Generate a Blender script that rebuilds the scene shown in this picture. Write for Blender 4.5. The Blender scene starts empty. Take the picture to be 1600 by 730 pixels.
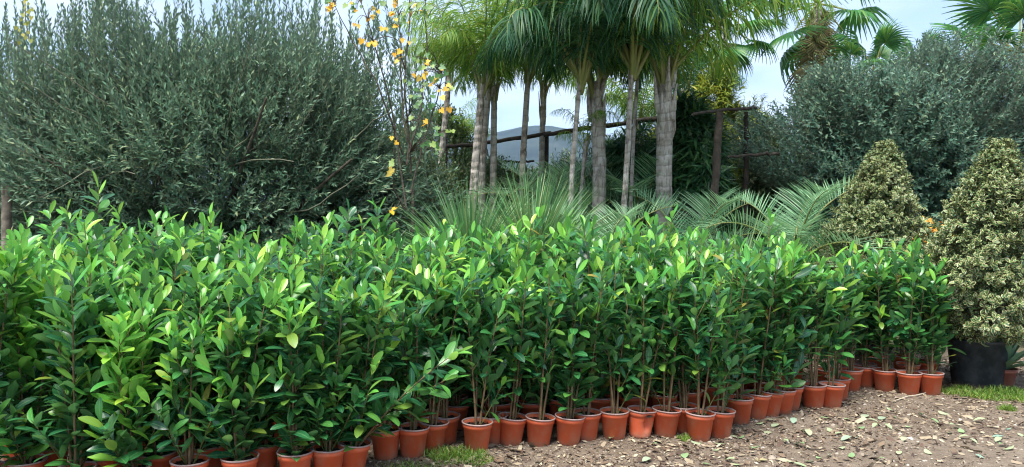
import bpy, math, random
import numpy as np
from mathutils import Matrix, Vector, Euler
PI = math.pi
R = math.radians
rng = np.random.default_rng(7)
random.seed(7)
S = bpy.context.scene
C = S.collection

# ------------------------------------------------------------------ camera, sky, sun, exposure
F_PX, CAM_H, PITCH = 1180.0, 1.65, R(-1.456)
cd = bpy.data.cameras.new('camera')
cd.sensor_width = 36.0
cd.lens = F_PX / 1600 * 36
cd.clip_start, cd.clip_end = 0.05, 20000
cam = bpy.data.objects.new('camera', cd)
C.objects.link(cam)
cam.location = (0, 0, CAM_H)
cam.rotation_euler = (PI / 2 + PITCH, 0, 0)
S.camera = cam

SUN_EL, SUN_AZ = R(66), R(215)          # azimuth measured clockwise from +Y: behind the camera, a little to the left
w = bpy.data.worlds.new('World')
S.world = w
w.use_nodes = True
nt = w.node_tree
nt.nodes.clear()
wo = nt.nodes.new('ShaderNodeOutputWorld')
bg = nt.nodes.new('ShaderNodeBackground')
bg.inputs['Strength'].default_value = 0.10
sky = nt.nodes.new('ShaderNodeTexSky')
sky.sky_type = 'NISHITA'
sky.sun_disc = False
sky.sun_elevation, sky.sun_rotation = SUN_EL, SUN_AZ
sky.dust_density = 2.0
tc = nt.nodes.new('ShaderNodeTexCoord')
mp = nt.nodes.new('ShaderNodeMapping')
mp.inputs['Scale'].default_value = (1.0, 1.0, 3.2)
nz = nt.nodes.new('ShaderNodeTexNoise')
nz.inputs['Scale'].default_value = 2.1
nz.inputs['Detail'].default_value = 6
nz.inputs['Roughness'].default_value = 0.55
cr = nt.nodes.new('ShaderNodeValToRGB')
cr.color_ramp.elements[0].position, cr.color_ramp.elements[1].position = 0.36, 0.66
cr.color_ramp.elements[0].color = (.5, .5, .5, 1)
cr.color_ramp.elements[1].color = (.97, .97, .97, 1)
cc = nt.nodes.new('ShaderNodeValToRGB')
cc.color_ramp.elements[0].position, cc.color_ramp.elements[1].position = 0.42, 0.62
cc.color_ramp.elements[0].color = (2.5, 3.4, 4.9, 1)
cc.color_ramp.elements[1].color = (4.5, 4.9, 5.5, 1)
nz2 = nt.nodes.new('ShaderNodeTexNoise')
nz2.inputs['Scale'].default_value = 2.6
nz2.inputs['Detail'].default_value = 5
mx = nt.nodes.new('ShaderNodeMix')
mx.data_type = 'RGBA'
L = nt.links.new
L(tc.outputs['Generated'], mp.inputs['Vector'])
L(mp.outputs['Vector'], nz.inputs['Vector'])
L(mp.outputs['Vector'], nz2.inputs['Vector'])
L(nz.outputs['Fac'], cr.inputs['Fac'])
L(nz2.outputs['Fac'], cc.inputs['Fac'])
L(cr.outputs['Color'], mx.inputs['Factor'])
L(sky.outputs['Color'], mx.inputs['A'])
L(cc.outputs['Color'], mx.inputs['B'])
L(mx.outputs['Result'], bg.inputs['Color'])
L(bg.outputs['Background'], wo.inputs['Surface'])

sd = bpy.data.lights.new('sun', 'SUN')
sd.energy = 3.0
sd.angle = R(30)
sd.color = (1.0, .96, .9)
sun = bpy.data.objects.new('sun', sd)
C.objects.link(sun)
sv = Vector((math.sin(SUN_AZ) * math.cos(SUN_EL), math.cos(SUN_AZ) * math.cos(SUN_EL), math.sin(SUN_EL)))
sun.rotation_euler = sv.to_track_quat('Z', 'Y').to_euler()
sun.location = sv * 30

S.view_settings.view_transform = 'Standard'
S.view_settings.look = 'None'
S.view_settings.gamma = 1
S.view_settings.use_curve_mapping = False
S.view_settings.exposure = 1.5
S.render.engine = 'CYCLES'
S.cycles.use_denoising = True
S.cycles.max_bounces = 8
S.cycles.diffuse_bounces = 4
S.cycles.glossy_bounces = 2
S.cycles.transmission_bounces = 4
S.cycles.filter_width = 1.15
S.cycles.use_adaptive_sampling = True
S.cycles.adaptive_threshold = 0.02


# ------------------------------------------------------------------ helpers
def at(x, y, Z):
    """photo pixel (1600 x 730) at depth Z in front of the camera"""
    u, v = (x - 800) / F_PX, -(y - 365) / F_PX
    dy, dz = math.cos(PITCH) - v * math.sin(PITCH), math.sin(PITCH) + v * math.cos(PITCH)
    return np.array([u / dy * Z, Z, CAM_H + dz / dy * Z])


def gh(x, y):
    """height of the ground"""
    x = np.asarray(x, float); y = np.asarray(y, float)
    return .010 * np.sin(1.3 * x + .6) * np.sin(1.1 * y) + .006 * np.sin(4.1 * x + 1.9 * y) + .004 * np.sin(7.3 * y - 3.1 * x + 1)


def on_ground(x, y):
    """ground point seen at a photo pixel"""
    Z = 5.0
    for _ in range(60):
        p = at(x, y, Z)
        Z *= 1 if abs(p[2]) < 1e-5 else (CAM_H / max(.05, CAM_H - p[2]))
    return at(x, y, Z)


def nrm(v):
    return v / np.maximum(np.linalg.norm(v, axis=-1, keepdims=True), 1e-9)


def mesh(name, parts, mats, smooth=True):
    """parts: (V, F, material index, UV per vertex or None)"""
    Vs, loops, starts, mis, uvs = [], [], [], [], []
    off = 0; ls = 0; anyuv = any(len(p) > 3 and p[3] is not None for p in parts)
    for p in parts:
        V, Fc = np.asarray(p[0], float), np.asarray(p[1], int)
        mi = p[2] if len(p) > 2 else 0
        if len(V) == 0 or len(Fc) == 0: continue
        Vs.append(V); loops.append((Fc + off).ravel())
        k = Fc.shape[1]
        starts.append(ls + np.arange(len(Fc)) * k)
        ls += Fc.size
        mis.append(np.broadcast_to(np.asarray(mi), (len(Fc),)))
        if anyuv:
            uvv = p[3] if len(p) > 3 and p[3] is not None else np.zeros((len(V), 2))
            uvs.append(np.asarray(uvv, float)[Fc.ravel()])
        off += len(V)
    me = bpy.data.meshes.new(name)
    V = np.concatenate(Vs); lo = np.concatenate(loops); st = np.concatenate(starts)
    me.vertices.add(len(V)); me.vertices.foreach_set('co', V.ravel())
    me.loops.add(len(lo)); me.loops.foreach_set('vertex_index', lo.astype(np.int32))
    me.polygons.add(len(st)); me.polygons.foreach_set('loop_start', st.astype(np.int32))
    me.polygons.foreach_set('material_index', np.concatenate(mis).astype(np.int32))
    me.polygons.foreach_set('use_smooth', np.full(len(st), smooth))
    if anyuv:
        ul = me.uv_layers.new(name='UVMap')
        ul.data.foreach_set('uv', np.concatenate(uvs).ravel())
    for m in (mats if isinstance(mats, (list, tuple)) else [mats]): me.materials.append(m)
    me.update(calc_edges=True)
    me.validate()
    return me


def obj(name, me, parent=None, mat4=None, kind=None):
    o = bpy.data.objects.new(name, me)
    C.objects.link(o)
    if parent is not None: o.parent = parent
    if mat4 is not None: o.matrix_basis = Matrix(mat4)
    if kind: o['kind'] = kind
    return o


def tag(o, label, cat, group=None):
    o['label'] = label; o['category'] = cat
    if group: o['group'] = group
    return o


def thing(name, label, cat, loc=(0, 0, 0), rot=(0, 0, 0), group=None):
    o = obj(name, None)
    o.empty_display_size = .1
    o.location = [float(v) for v in loc]; o.rotation_euler = rot
    return tag(o, label, cat, group)


def inst(tV, tF, M, tUV=None):
    """copies of a template at matrices M (n,4,4)"""
    n, v = len(M), len(tV)
    V = np.einsum('nij,vj->nvi', M[:, :3, :3], tV) + M[:, None, :3, 3]
    Fc = (tF[None] + (np.arange(n) * v)[:, None, None]).reshape(-1, tF.shape[1])
    UV = None if tUV is None else np.tile(tUV, (n, 1))
    return V.reshape(-1, 3), Fc, UV


def frames(P, D, N, sc):
    """matrices with local +Y along D, +Z near N, scaled"""
    y = nrm(D); x = nrm(np.cross(y, N)); z = np.cross(x, y)
    M = np.zeros((len(P), 4, 4)); M[:, 3, 3] = 1
    s = np.broadcast_to(np.asarray(sc, float), (len(P),))[:, None]
    M[:, :3, 0] = x * s; M[:, :3, 1] = y * s; M[:, :3, 2] = z * s; M[:, :3, 3] = P
    return M


def tube(P, r, n=8, cap=True, wob=0, g=None):
    P = np.asarray(P, float); k = len(P)
    r = np.broadcast_to(np.asarray(r, float), (k,))
    T = nrm(np.gradient(P, axis=0))
    ref = np.array([0., 0, 1]) if abs(T[:, 2]).mean() < .8 else np.array([0., 1, 0])
    a = nrm(np.cross(T, ref)); b = np.cross(T, a)
    th = np.arange(n) / n * 2 * PI
    rad = r[:, None] * np.ones(n)
    if wob: rad = rad * (1 + wob * (g or rng).normal(size=(k, n)))
    V = P[:, None] + rad[..., None] * (np.cos(th)[None, :, None] * a[:, None] + np.sin(th)[None, :, None] * b[:, None])
    V = V.reshape(-1, 3)
    i = np.arange(k - 1)[:, None] * n; j = np.arange(n)[None]; j2 = (j + 1) % n
    Fc = np.stack([i + j, i + n + j, i + n + j2, i + j2], -1).reshape(-1, 4)
    if cap:
        V = np.vstack([V, P[:1], P[-1:]]); c0 = k * n; c1 = c0 + 1
        jj = np.arange(n); e = (k - 1) * n
        caps = np.vstack([np.stack([np.full(n, c0), jj, (jj + 1) % n, (jj + 1) % n], -1)])
        # quads with a repeated corner are invalid, so caps go in as their own triangles
        tri = np.vstack([np.stack([np.full(n, c0), jj, (jj + 1) % n], -1), np.stack([np.full(n, c1), e + (jj + 1) % n, e + jj], -1)])
        return [(V, Fc), (V, tri)]
    return [(V, Fc)]


def tparts(P, r, n=8, mi=0, **k):
    return [(p[0], p[1], mi) for p in tube(P, r, n, **k)]


def lathe(prof, n=32, mi=0):
    prof = np.asarray(prof, float); k = len(prof)
    th = np.arange(n) / n * 2 * PI
    V = np.stack([prof[:, 0:1] * np.cos(th), prof[:, 0:1] * np.sin(th), np.repeat(prof[:, 1:2], n, 1)], -1).reshape(-1, 3)
    i = np.arange(k - 1)[:, None] * n; j = np.arange(n)[None]; j2 = (j + 1) % n
    return V, np.stack([i + j, i + j2, i + n + j2, i + n + j], -1).reshape(-1, 4), mi


def curve(p0, d, Lg, n=6, bend=(0, 0, 0), g=None, jit=0.0):
    """points of a stem that starts along d and bends"""
    p = np.array(p0, float); d = nrm(np.array(d, float)); out = [p.copy()]
    st = Lg / (n - 1)
    for _ in range(n - 1):
        d = d + np.array(bend) / (n - 1)
        if g is not None and jit: d = d + g.normal(size=3) * jit
        d = nrm(d)
        p = p + d * st; out.append(p.copy())
    return np.array(out)


def sample(P, s):
    """point and direction at fractions s of a polyline with even steps"""
    k = len(P) - 1
    f = np.clip(np.asarray(s) * k, 0, k - 1e-6); i = f.astype(int); t = (f - i)[:, None]
    return P[i] * (1 - t) + P[i + 1] * t, nrm(P[i + 1] - P[i])


# ------------------------------------------------------------------ materials
def nodes(m):
    m.use_nodes = True
    t = m.node_tree
    return t, t.nodes['Principled BSDF'], t.nodes['Material Output']


def rgb(c): return (c[0], c[1], c[2], 1)


def mixc(t, fac, a, b):
    n = t.nodes.new('ShaderNodeMix'); n.data_type = 'RGBA'
    for s, v in (('Factor', fac), ('A', a), ('B', b)):
        if hasattr(v, 'links'): t.links.new(v, n.inputs[s])
        else: n.inputs[s].default_value = v if s == 'Factor' else rgb(v)
    return n.outputs['Result']


def math_n(t, op, a, b=None, c=None):
    n = t.nodes.new('ShaderNodeMath'); n.operation = op
    for i, v in enumerate((a, b, c)):
        if v is None: continue
        if hasattr(v, 'links'): t.links.new(v, n.inputs[i])
        else: n.inputs[i].default_value = v
    return n.outputs[0]


def noise(t, scale, detail=4, rough=.55, coord='Object'):
    c = t.nodes.new('ShaderNodeTexCoord'); n = t.nodes.new('ShaderNodeTexNoise')
    n.inputs['Scale'].default_value = scale; n.inputs['Detail'].default_value = detail; n.inputs['Roughness'].default_value = rough
    t.links.new(c.outputs[coord], n.inputs['Vector'])
    return n.outputs['Fac']


def ramp(t, fac, stops):
    n = t.nodes.new('ShaderNodeValToRGB')
    e = n.color_ramp.elements
    while len(e) < len(stops): e.new(.5)
    for i, (p, c) in enumerate(stops): e[i].position = p; e[i].color = rgb(c)
    t.links.new(fac, n.inputs['Fac'])
    return n.outputs['Color']


def rnd(t):
    """a random number for every leaf, whether it is an object or an island of a larger mesh"""
    a = t.nodes.new('ShaderNodeObjectInfo').outputs['Random']
    b = t.nodes.new('ShaderNodeNewGeometry').outputs['Random Per Island']
    return math_n(t, 'FRACT', math_n(t, 'ADD', a, b))


def leaf_mat(name, stops, rough=.4, trans=.25, back=None, rib=None, margin=None, spec=.5, tcol=1.6):
    m = bpy.data.materials.new(name)
    t, b, o = nodes(m)
    col = ramp(t, rnd(t), stops)
    if rib or margin:
        uv = t.nodes.new('ShaderNodeUVMap'); uv.uv_map = 'UVMap'
        sx = t.nodes.new('ShaderNodeSeparateXYZ'); t.links.new(uv.outputs[0], sx.inputs[0])
        d = math_n(t, 'ABSOLUTE', math_n(t, 'SUBTRACT', sx.outputs[0], .5))
        if margin:
            dn = math_n(t, 'ADD', d, math_n(t, 'MULTIPLY', math_n(t, 'SUBTRACT', noise(t, 60), .5), .22))
            col = mixc(t, math_n(t, 'SMOOTHSTEP', dn, .20, .30) if False else math_n(t, 'GREATER_THAN', dn, .31), col, margin)
        if rib:
            col = mixc(t, math_n(t, 'MULTIPLY', math_n(t, 'LESS_THAN', d, .045), .55), col, rib)
    if back:
        gb = t.nodes.new('ShaderNodeNewGeometry').outputs['Backfacing']
        col = mixc(t, math_n(t, 'MULTIPLY', gb, .65), col, back)
    t.links.new(col, b.inputs['Base Color'])
    b.inputs['Roughness'].default_value = rough
    b.inputs['Specular IOR Level'].default_value = spec
    if trans:
        tr = t.nodes.new('ShaderNodeBsdfTranslucent')
        hs = t.nodes.new('ShaderNodeHueSaturation'); hs.inputs['Value'].default_value = tcol; hs.inputs['Hue'].default_value = .48
        t.links.new(col, hs.inputs['Color']); t.links.new(hs.outputs[0], tr.inputs['Color'])
        ms = t.nodes.new('ShaderNodeMixShader'); ms.inputs[0].default_value = trans
        t.links.new(b.outputs[0], ms.inputs[1]); t.links.new(tr.outputs[0], ms.inputs[2])
        t.links.new(ms.outputs[0], o.inputs['Surface'])
    return m


def solid_mat(name, stops, scale=8, rough=.8, bump=.0, bscale=None, detail=5, spec=.3, coord='Object'):
    m = bpy.data.materials.new(name)
    t, b, o = nodes(m)
    t.links.new(ramp(t, noise(t, scale, detail, .6, coord), stops), b.inputs['Base Color'])
    b.inputs['Roughness'].default_value = rough
    b.inputs['Specular IOR Level'].default_value = spec
    if bump:
        bp = t.nodes.new('ShaderNodeBump'); bp.inputs['Strength'].default_value = bump; bp.inputs['Distance'].default_value = .02
        t.links.new(noise(t, bscale or scale * 3, 6, .6, coord), bp.inputs['Height']); t.links.new(bp.outputs[0], b.inputs['Normal'])
    return m


M = {}
M['laurel'] = leaf_mat('laurel_leaf', [(0, (.010, .072, .032)), (.3, (.020, .118, .040)), (.65, (.040, .185, .042)), (.9, (.085, .26, .042)), (.975, (.16, .27, .035)), (1, (.28, .22, .04))],
                       rough=.34, trans=.27, back=(.08, .22, .075), rib=(.14, .32, .11), spec=.6)
M['laurel_young'] = leaf_mat('laurel_young_leaf', [(0, (.06, .29, .05)), (.5, (.13, .42, .05)), (.85, (.23, .50, .05)), (1, (.40, .57, .06))],
                             rough=.37, trans=.34, back=(.13, .36, .08), rib=(.26, .45, .12), spec=.65)
M['stem_green'] = solid_mat('laurel_shoot_bark', [(.35, (.10, .15, .03)), (.7, (.19, .13, .055))], 6, .6)
M['stem_brown'] = solid_mat('laurel_stem_bark', [(.3, (.09, .06, .03)), (.7, (.23, .155, .08))], 14, .75)
M['soil'] = solid_mat('potting_soil', [(.3, (.012, .009, .007)), (.62, (.05, .036, .026)), (.8, (.16, .12, .09))], 55, .95, .8, 90)
M['variegated'] = leaf_mat('variegated_leaf', [(0, (.03, .085, .028)), (.5, (.055, .13, .035)), (1, (.11, .19, .05))], rough=.45, trans=.15,
                           margin=(.46, .44, .22))
M['olive'] = leaf_mat('grey_green_leaf', [(0, (.046, .112, .066)), (.5, (.085, .18, .102)), (.85, (.145, .25, .14)), (1, (.25, .31, .15))], rough=.5, trans=.15,
                      back=(.16, .22, .17), spec=.35)
M['olive2'] = leaf_mat('silver_olive_leaf', [(0, (.024, .078, .054)), (.5, (.058, .14, .09)), (.85, (.125, .23, .145)), (1, (.21, .29, .16))], rough=.5, trans=.15,
                       back=(.22, .28, .23), spec=.35)
M['olive_bark'] = solid_mat('grey_brown_bark', [(.3, (.03, .024, .018)), (.7, (.115, .095, .07))], 12, .9, .6)
M['twig'] = solid_mat('pale_twig_bark', [(.3, (.10, .11, .07)), (.7, (.20, .20, .14))], 6, .8)
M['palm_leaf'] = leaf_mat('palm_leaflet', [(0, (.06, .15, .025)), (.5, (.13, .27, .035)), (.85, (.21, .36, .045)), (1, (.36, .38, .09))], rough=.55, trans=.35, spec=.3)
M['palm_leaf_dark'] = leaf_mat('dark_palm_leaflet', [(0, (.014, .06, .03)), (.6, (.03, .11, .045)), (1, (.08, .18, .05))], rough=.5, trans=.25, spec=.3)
M['palm_rachis'] = solid_mat('palm_frond_stalk', [(.3, (.13, .17, .04)), (.7, (.27, .24, .09))], 3, .6)
M['palm_trunk'] = bpy.data.materials.new('palm_trunk_bark')
M['fan'] = leaf_mat('fan_palm_blade', [(0, (.03, .13, .035)), (.6, (.05, .2, .04)), (1, (.12, .25, .05))], rough=.42, trans=.25)
M['fan_dead'] = leaf_mat('dead_fan_blade', [(0, (.15, .125, .06)), (.5, (.26, .22, .10)), (1, (.20, .26, .08))], rough=.8, trans=.1)
M['blue_palm'] = leaf_mat('blue_palm_blade', [(0, (.09, .22, .10)), (.5, (.17, .34, .17)), (1, (.28, .46, .25))], rough=.5, trans=.2)
M['sotol'] = leaf_mat('sotol_blade', [(0, (.06, .17, .06)), (.5, (.115, .26, .095)), (.85, (.19, .34, .13)), (1, (.36, .38, .18))], rough=.5, trans=.15)
M['bamboo'] = leaf_mat('bamboo_leaf', [(0, (.07, .15, .02)), (.5, (.2, .28, .03)), (1, (.42, .42, .05))], rough=.5, trans=.3)
M['strap'] = leaf_mat('dark_strap_leaf', [(0, (.012, .05, .022)), (.6, (.03, .10, .032)), (1, (.07, .16, .04))], rough=.4, trans=.2)
M['scrub'] = leaf_mat('scrub_leaf', [(0, (.04, .09, .03)), (.5, (.08, .15, .05)), (.85, (.13, .19, .07)), (1, (.25, .21, .11))], rough=.6, trans=.2)
M['scrub_dark'] = leaf_mat('dark_scrub_leaf', [(0, (.012, .04, .018)), (.6, (.03, .085, .03)), (1, (.06, .13, .04))], rough=.5, trans=.2)
M['yellow_leaf'] = leaf_mat('yellow_autumn_leaf', [(0, (.72, .38, .02)), (.6, (.80, .50, .03)), (1, (.70, .55, .12))], rough=.55, trans=.35, tcol=1.1)
M['poplar'] = leaf_mat('poplar_leaf', [(0, (.05, .16, .04)), (.6, (.10, .22, .06)), (1, (.26, .36, .06))], rough=.5, trans=.3, back=(.42, .5, .44))
M['creeper'] = leaf_mat('yellow_green_creeper_leaf', [(0, (.22, .27, .04)), (.6, (.40, .36, .05)), (1, (.5, .42, .08))], rough=.55, trans=.3, tcol=1.1)
M['agave'] = leaf_mat('agave_blade', [(0, (.13, .25, .14)), (1, (.22, .36, .21))], rough=.45, trans=.05)
M['flower'] = leaf_mat('orange_flower_petal', [(0, (.75, .24, .01)), (1, (.85, .5, .02))], rough=.6, trans=.2, tcol=1.0)
M['grass'] = leaf_mat('grass_blade', [(0, (.07, .17, .02)), (.6, (.15, .28, .035)), (.85, (.25, .36, .06)), (1, (.36, .31, .12))], rough=.55, trans=.3)
M['wood'] = solid_mat('weathered_log', [(.3, (.018, .014, .011)), (.6, (.06, .047, .036)), (.8, (.16, .13, .10))], 9, .9, .7)
M['wood_grey'] = solid_mat('grey_stake_wood', [(.3, (.10, .085, .065)), (.7, (.30, .26, .2))], 9, .9, .5)
M['fallen'] = leaf_mat('fallen_pale_leaf', [(0, (.16, .27, .11)), (.4, (.26, .36, .18)), (.75, (.33, .38, .22)), (.9, (.20, .32, .25)), (1, (.38, .31, .13))], rough=.6, trans=.1,
                       back=(.34, .40, .28))
M['litter'] = leaf_mat('brown_leaf_litter', [(0, (.045, .026, .017)), (.3, (.11, .067, .042)), (.6, (.21, .15, .095)), (.85, (.31, .25, .165)), (1, (.42, .37, .26))], rough=.8, trans=0)
M['chips'] = leaf_mat('gravel_chip', [(0, (.06, .045, .034)), (.3, (.14, .105, .077)), (.7, (.235, .19, .145)), (.95, (.36, .31, .25)), (1, (.46, .43, .38))], rough=.9, trans=0, spec=.2)
M['cord'] = solid_mat('pale_root_bark', [(.3, (.3, .25, .18)), (.7, (.5, .44, .34))], 10, .9)


def mk_trunk():
    t, b, o = nodes(M['palm_trunk'])
    n1 = noise(t, 5, 6, .65); n2 = noise(t, 26, 6, .7)
    mpn = t.nodes.new('ShaderNodeMapping'); mpn.inputs['Scale'].default_value = (1, 1, .16)
    tco = t.nodes.new('ShaderNodeTexCoord'); nf = t.nodes.new('ShaderNodeTexNoise'); nf.inputs['Scale'].default_value = 30; nf.inputs['Detail'].default_value = 6
    t.links.new(tco.outputs['Object'], mpn.inputs[0]); t.links.new(mpn.outputs[0], nf.inputs['Vector']); n2 = nf.outputs['Fac']
    c = ramp(t, n1, [(.3, (.17, .135, .105)), (.42, (.38, .335, .285)), (.6, (.50, .46, .41)), (.75, (.62, .58, .53))])
    c = mixc(t, math_n(t, 'MULTIPLY', math_n(t, 'GREATER_THAN', n2, .58), .42), c, (.10, .07, .05))
    tcx = t.nodes.new('ShaderNodeTexCoord'); wv = t.nodes.new('ShaderNodeTexWave')
    wv.bands_direction = 'Z'; wv.inputs['Scale'].default_value = 2.3; wv.inputs['Distortion'].default_value = 7; wv.inputs['Detail'].default_value = 3
    t.links.new(tcx.outputs['Object'], wv.inputs['Vector'])
    c = mixc(t, math_n(t, 'MULTIPLY', math_n(t, 'LESS_THAN', wv.outputs['Fac'], .07), .3), c, (.085, .065, .05))
    t.links.new(c, b.inputs['Base Color']); b.inputs['Roughness'].default_value = .9; b.inputs['Specular IOR Level'].default_value = .2
    bp = t.nodes.new('ShaderNodeBump'); bp.inputs['Strength'].default_value = 1.0; bp.inputs['Distance'].default_value = .05
    t.links.new(math_n(t, 'ADD', n2, math_n(t, 'MULTIPLY', wv.outputs['Fac'], .25)), bp.inputs['Height']); t.links.new(bp.outputs[0], b.inputs['Normal'])


mk_trunk()


def mk_pot(name, base, dusty, rim=False):
    m = bpy.data.materials.new(name)
    t, b, o = nodes(m)
    oi = t.nodes.new('ShaderNodeObjectInfo').outputs['Random']
    c = mixc(t, oi, base, tuple(v * k for v, k in zip(base, (1.18, 1.22, 1.25))))
    n1 = noise(t, 9, 6, .65); n2 = noise(t, 45, 6, .7)
    c = mixc(t, math_n(t, 'MULTIPLY', math_n(t, 'MAXIMUM', math_n(t, 'SUBTRACT', n1, .44), 0), 2.4), c, dusty)
    c = mixc(t, math_n(t, 'MULTIPLY', math_n(t, 'GREATER_THAN', n2, .66), .5), c, dusty)
    # mud splashed on from the ground
    tcx = t.nodes.new('ShaderNodeTexCoord'); sx = t.nodes.new('ShaderNodeSeparateXYZ'); t.links.new(tcx.outputs['Object'], sx.inputs[0])
    lowz = math_n(t, 'SUBTRACT', .045, math_n(t, 'ADD', sx.outputs[2], math_n(t, 'MULTIPLY', math_n(t, 'SUBTRACT', n2, .5), .12)))
    if not rim: c = mixc(t, math_n(t, 'MINIMUM', math_n(t, 'MULTIPLY', math_n(t, 'MAXIMUM', lowz, 0), 14), .55), c, (.24, .16, .11))
    t.links.new(c, b.inputs['Base Color'])
    t.links.new(math_n(t, 'ADD', .45, math_n(t, 'MULTIPLY', n1, .3)), b.inputs['Roughness'])
    b.inputs['Specular IOR Level'].default_value = .4
    return m


M['pot'] = mk_pot('terracotta_plastic', (.52, .095, .034), (.50, .24, .15))
M['rim'] = mk_pot('dusty_pot_rim', (.30, .20, .18), (.42, .35, .32), True)
M['black_pot'] = mk_pot('black_plastic', (.016, .022, .028), (.075, .085, .095))
M['old_pot'] = mk_pot('old_terracotta', (.20, .062, .04), (.28, .18, .14))

# ------------------------------------------------------------------ ground, hills, haze
gm = bpy.data.materials.new('gravel_earth')
t, b, o = nodes(gm)
n_big = noise(t, .9, 5, .6); n_mid = noise(t, 7, 6, .65); n_fin = noise(t, 60, 6, .7); n_dot = noise(t, 160, 3, .6)
c = ramp(t, n_mid, [(.3, (.085, .06, .042)), (.5, (.155, .117, .084)), (.72, (.25, .20, .15))])
c = mixc(t, math_n(t, 'MULTIPLY', math_n(t, 'GREATER_THAN', n_fin, .58), .55), c, (.10, .07, .052))
c = mixc(t, math_n(t, 'MULTIPLY', math_n(t, 'GREATER_THAN', n_dot, .60), .6), c, (.36, .31, .25))
c = mixc(t, math_n(t, 'MULTIPLY', math_n(t, 'MAXIMUM', math_n(t, 'SUBTRACT', n_big, .45), 0), 2.2), c, (.27, .222, .17))
# green ground cover away from the trodden gravel
tcx = t.nodes.new('ShaderNodeTexCoord'); sx = t.nodes.new('ShaderNodeSeparateXYZ'); t.links.new(tcx.outputs['Object'], sx.inputs[0])
far = math_n(t, 'MINIMUM', math_n(t, 'MAXIMUM', math_n(t, 'MULTIPLY', math_n(t, 'SUBTRACT', sx.outputs[1], 8.8), .8), 0), .8)
c = mixc(t, far, c, (.06, .085, .03))
t.links.new(c, b.inputs['Base Color'])
b.inputs['Roughness'].default_value = .95; b.inputs['Specular IOR Level'].default_value = .15
bp = t.nodes.new('ShaderNodeBump'); bp.inputs['Strength'].default_value = .9; bp.inputs['Distance'].default_value = .02
t.links.new(math_n(t, 'ADD', n_fin, n_mid), bp.inputs['Height']); t.links.new(bp.outputs[0], b.inputs['Normal'])
gx = np.concatenate([-np.geomspace(4000, 8, 22), np.linspace(-7.8, 7.8, 158), np.geomspace(8, 4000, 22)])
gy = np.concatenate([-np.geomspace(400, 1, 10), np.linspace(.5, 10, 100), np.geomspace(10.3, 5200, 30)])
X, Y = np.meshgrid(gx, gy)
Zg = gh(X, Y) * (np.abs(X) < 8) * (Y < 11) * (Y > -1)
V = np.stack([X, Y, Zg], -1).reshape(-1, 3)
nx = len(gx); i = np.arange(len(gy) - 1)[:, None] * nx; j = np.arange(nx - 1)[None]
obj('ground', mesh('ground', [(V, np.stack([i + j, i + j + 1, i + nx + j + 1, i + nx + j], -1).reshape(-1, 4))], gm), kind='structure')

hm = solid_mat('wooded_hillside', [(.35, (.012, .024, .022)), (.55, (.024, .04, .034)), (.7, (.05, .06, .05))], .012, .95)
hx = np.linspace(-2600, 2600, 140); hr = np.linspace(0, 1, 24)
X, Tt = np.meshgrid(hx, hr)
ridge = 172 + 34 * np.sin(X / 420 + 2.2) + 14 * np.sin(X / 130 + .4) + 5 * np.sin(X / 47)
Hh = ridge * np.sin(np.clip(Tt * 1.15, 0, 1) * PI / 2) ** 1.3 * (1 + .04 * np.sin(X / 60 + Tt * 9)) - 2
V = np.stack([X, 1100 + Tt * 900 + 60 * np.sin(X / 300), Hh], -1).reshape(-1, 3)
i = np.arange(23)[:, None] * 140; j = np.arange(139)[None]
obj('hills', mesh('hills', [(V, np.stack([i + j, i + j + 1, i + 141 + j, i + 140 + j], -1).reshape(-1, 4))], hm), kind='structure')

hz = bpy.data.materials.new('haze_air')
hz.use_nodes = True
ht = hz.node_tree; ht.nodes.clear()
hv = ht.nodes.new('ShaderNodeVolumePrincipled'); ho = ht.nodes.new('ShaderNodeOutputMaterial')
hv.inputs['Color'].default_value = (.45, .66, 1.0, 1)
hv.inputs['Density'].default_value = .00011
hv.inputs['Anisotropy'].default_value = 0
ht.links.new(hv.outputs[0], ho.inputs['Volume'])
bv = np.array([(x, y, z) for x in (-4200, 4200) for y in (-450, 5400) for z in (-3, 240)], float)
obj('haze', mesh('haze', [(bv, np.array([(0, 1, 3, 2), (4, 6, 7, 5), (0, 4, 5, 1), (2, 3, 7, 6), (0, 2, 6, 4), (1, 5, 7, 3)]), 0)], hz, False), kind='stuff')


# ------------------------------------------------------------------ leaf templates
def blade(ts, ws, fold=.25, droop=.15, twist=0., side=0.):
    """leaf of length 1 along +Y, upper face +Z, three vertices across; UV x runs across"""
    V, UV = [], []
    for t_, w_ in zip(ts, ws):
        z0 = -droop * t_ * t_; x0 = side * t_ * t_
        a = twist * t_
        for s in (-1, 0, 1):
            x, z = s * w_, abs(s) * fold * w_
            V.append((x0 + x * math.cos(a) - z * math.sin(a), t_ * (1 - .25 * abs(droop) * t_), z0 + x * math.sin(a) + z * math.cos(a)))
            UV.append((.5 + .5 * s, t_))
    Fc = []
    for k in range(len(ts) - 1):
        a = 3 * k
        Fc += [(a, a + 1, a + 4, a + 3), (a + 1, a + 2, a + 5, a + 4)]
    return np.array(V), np.array(Fc), np.array(UV)


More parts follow.
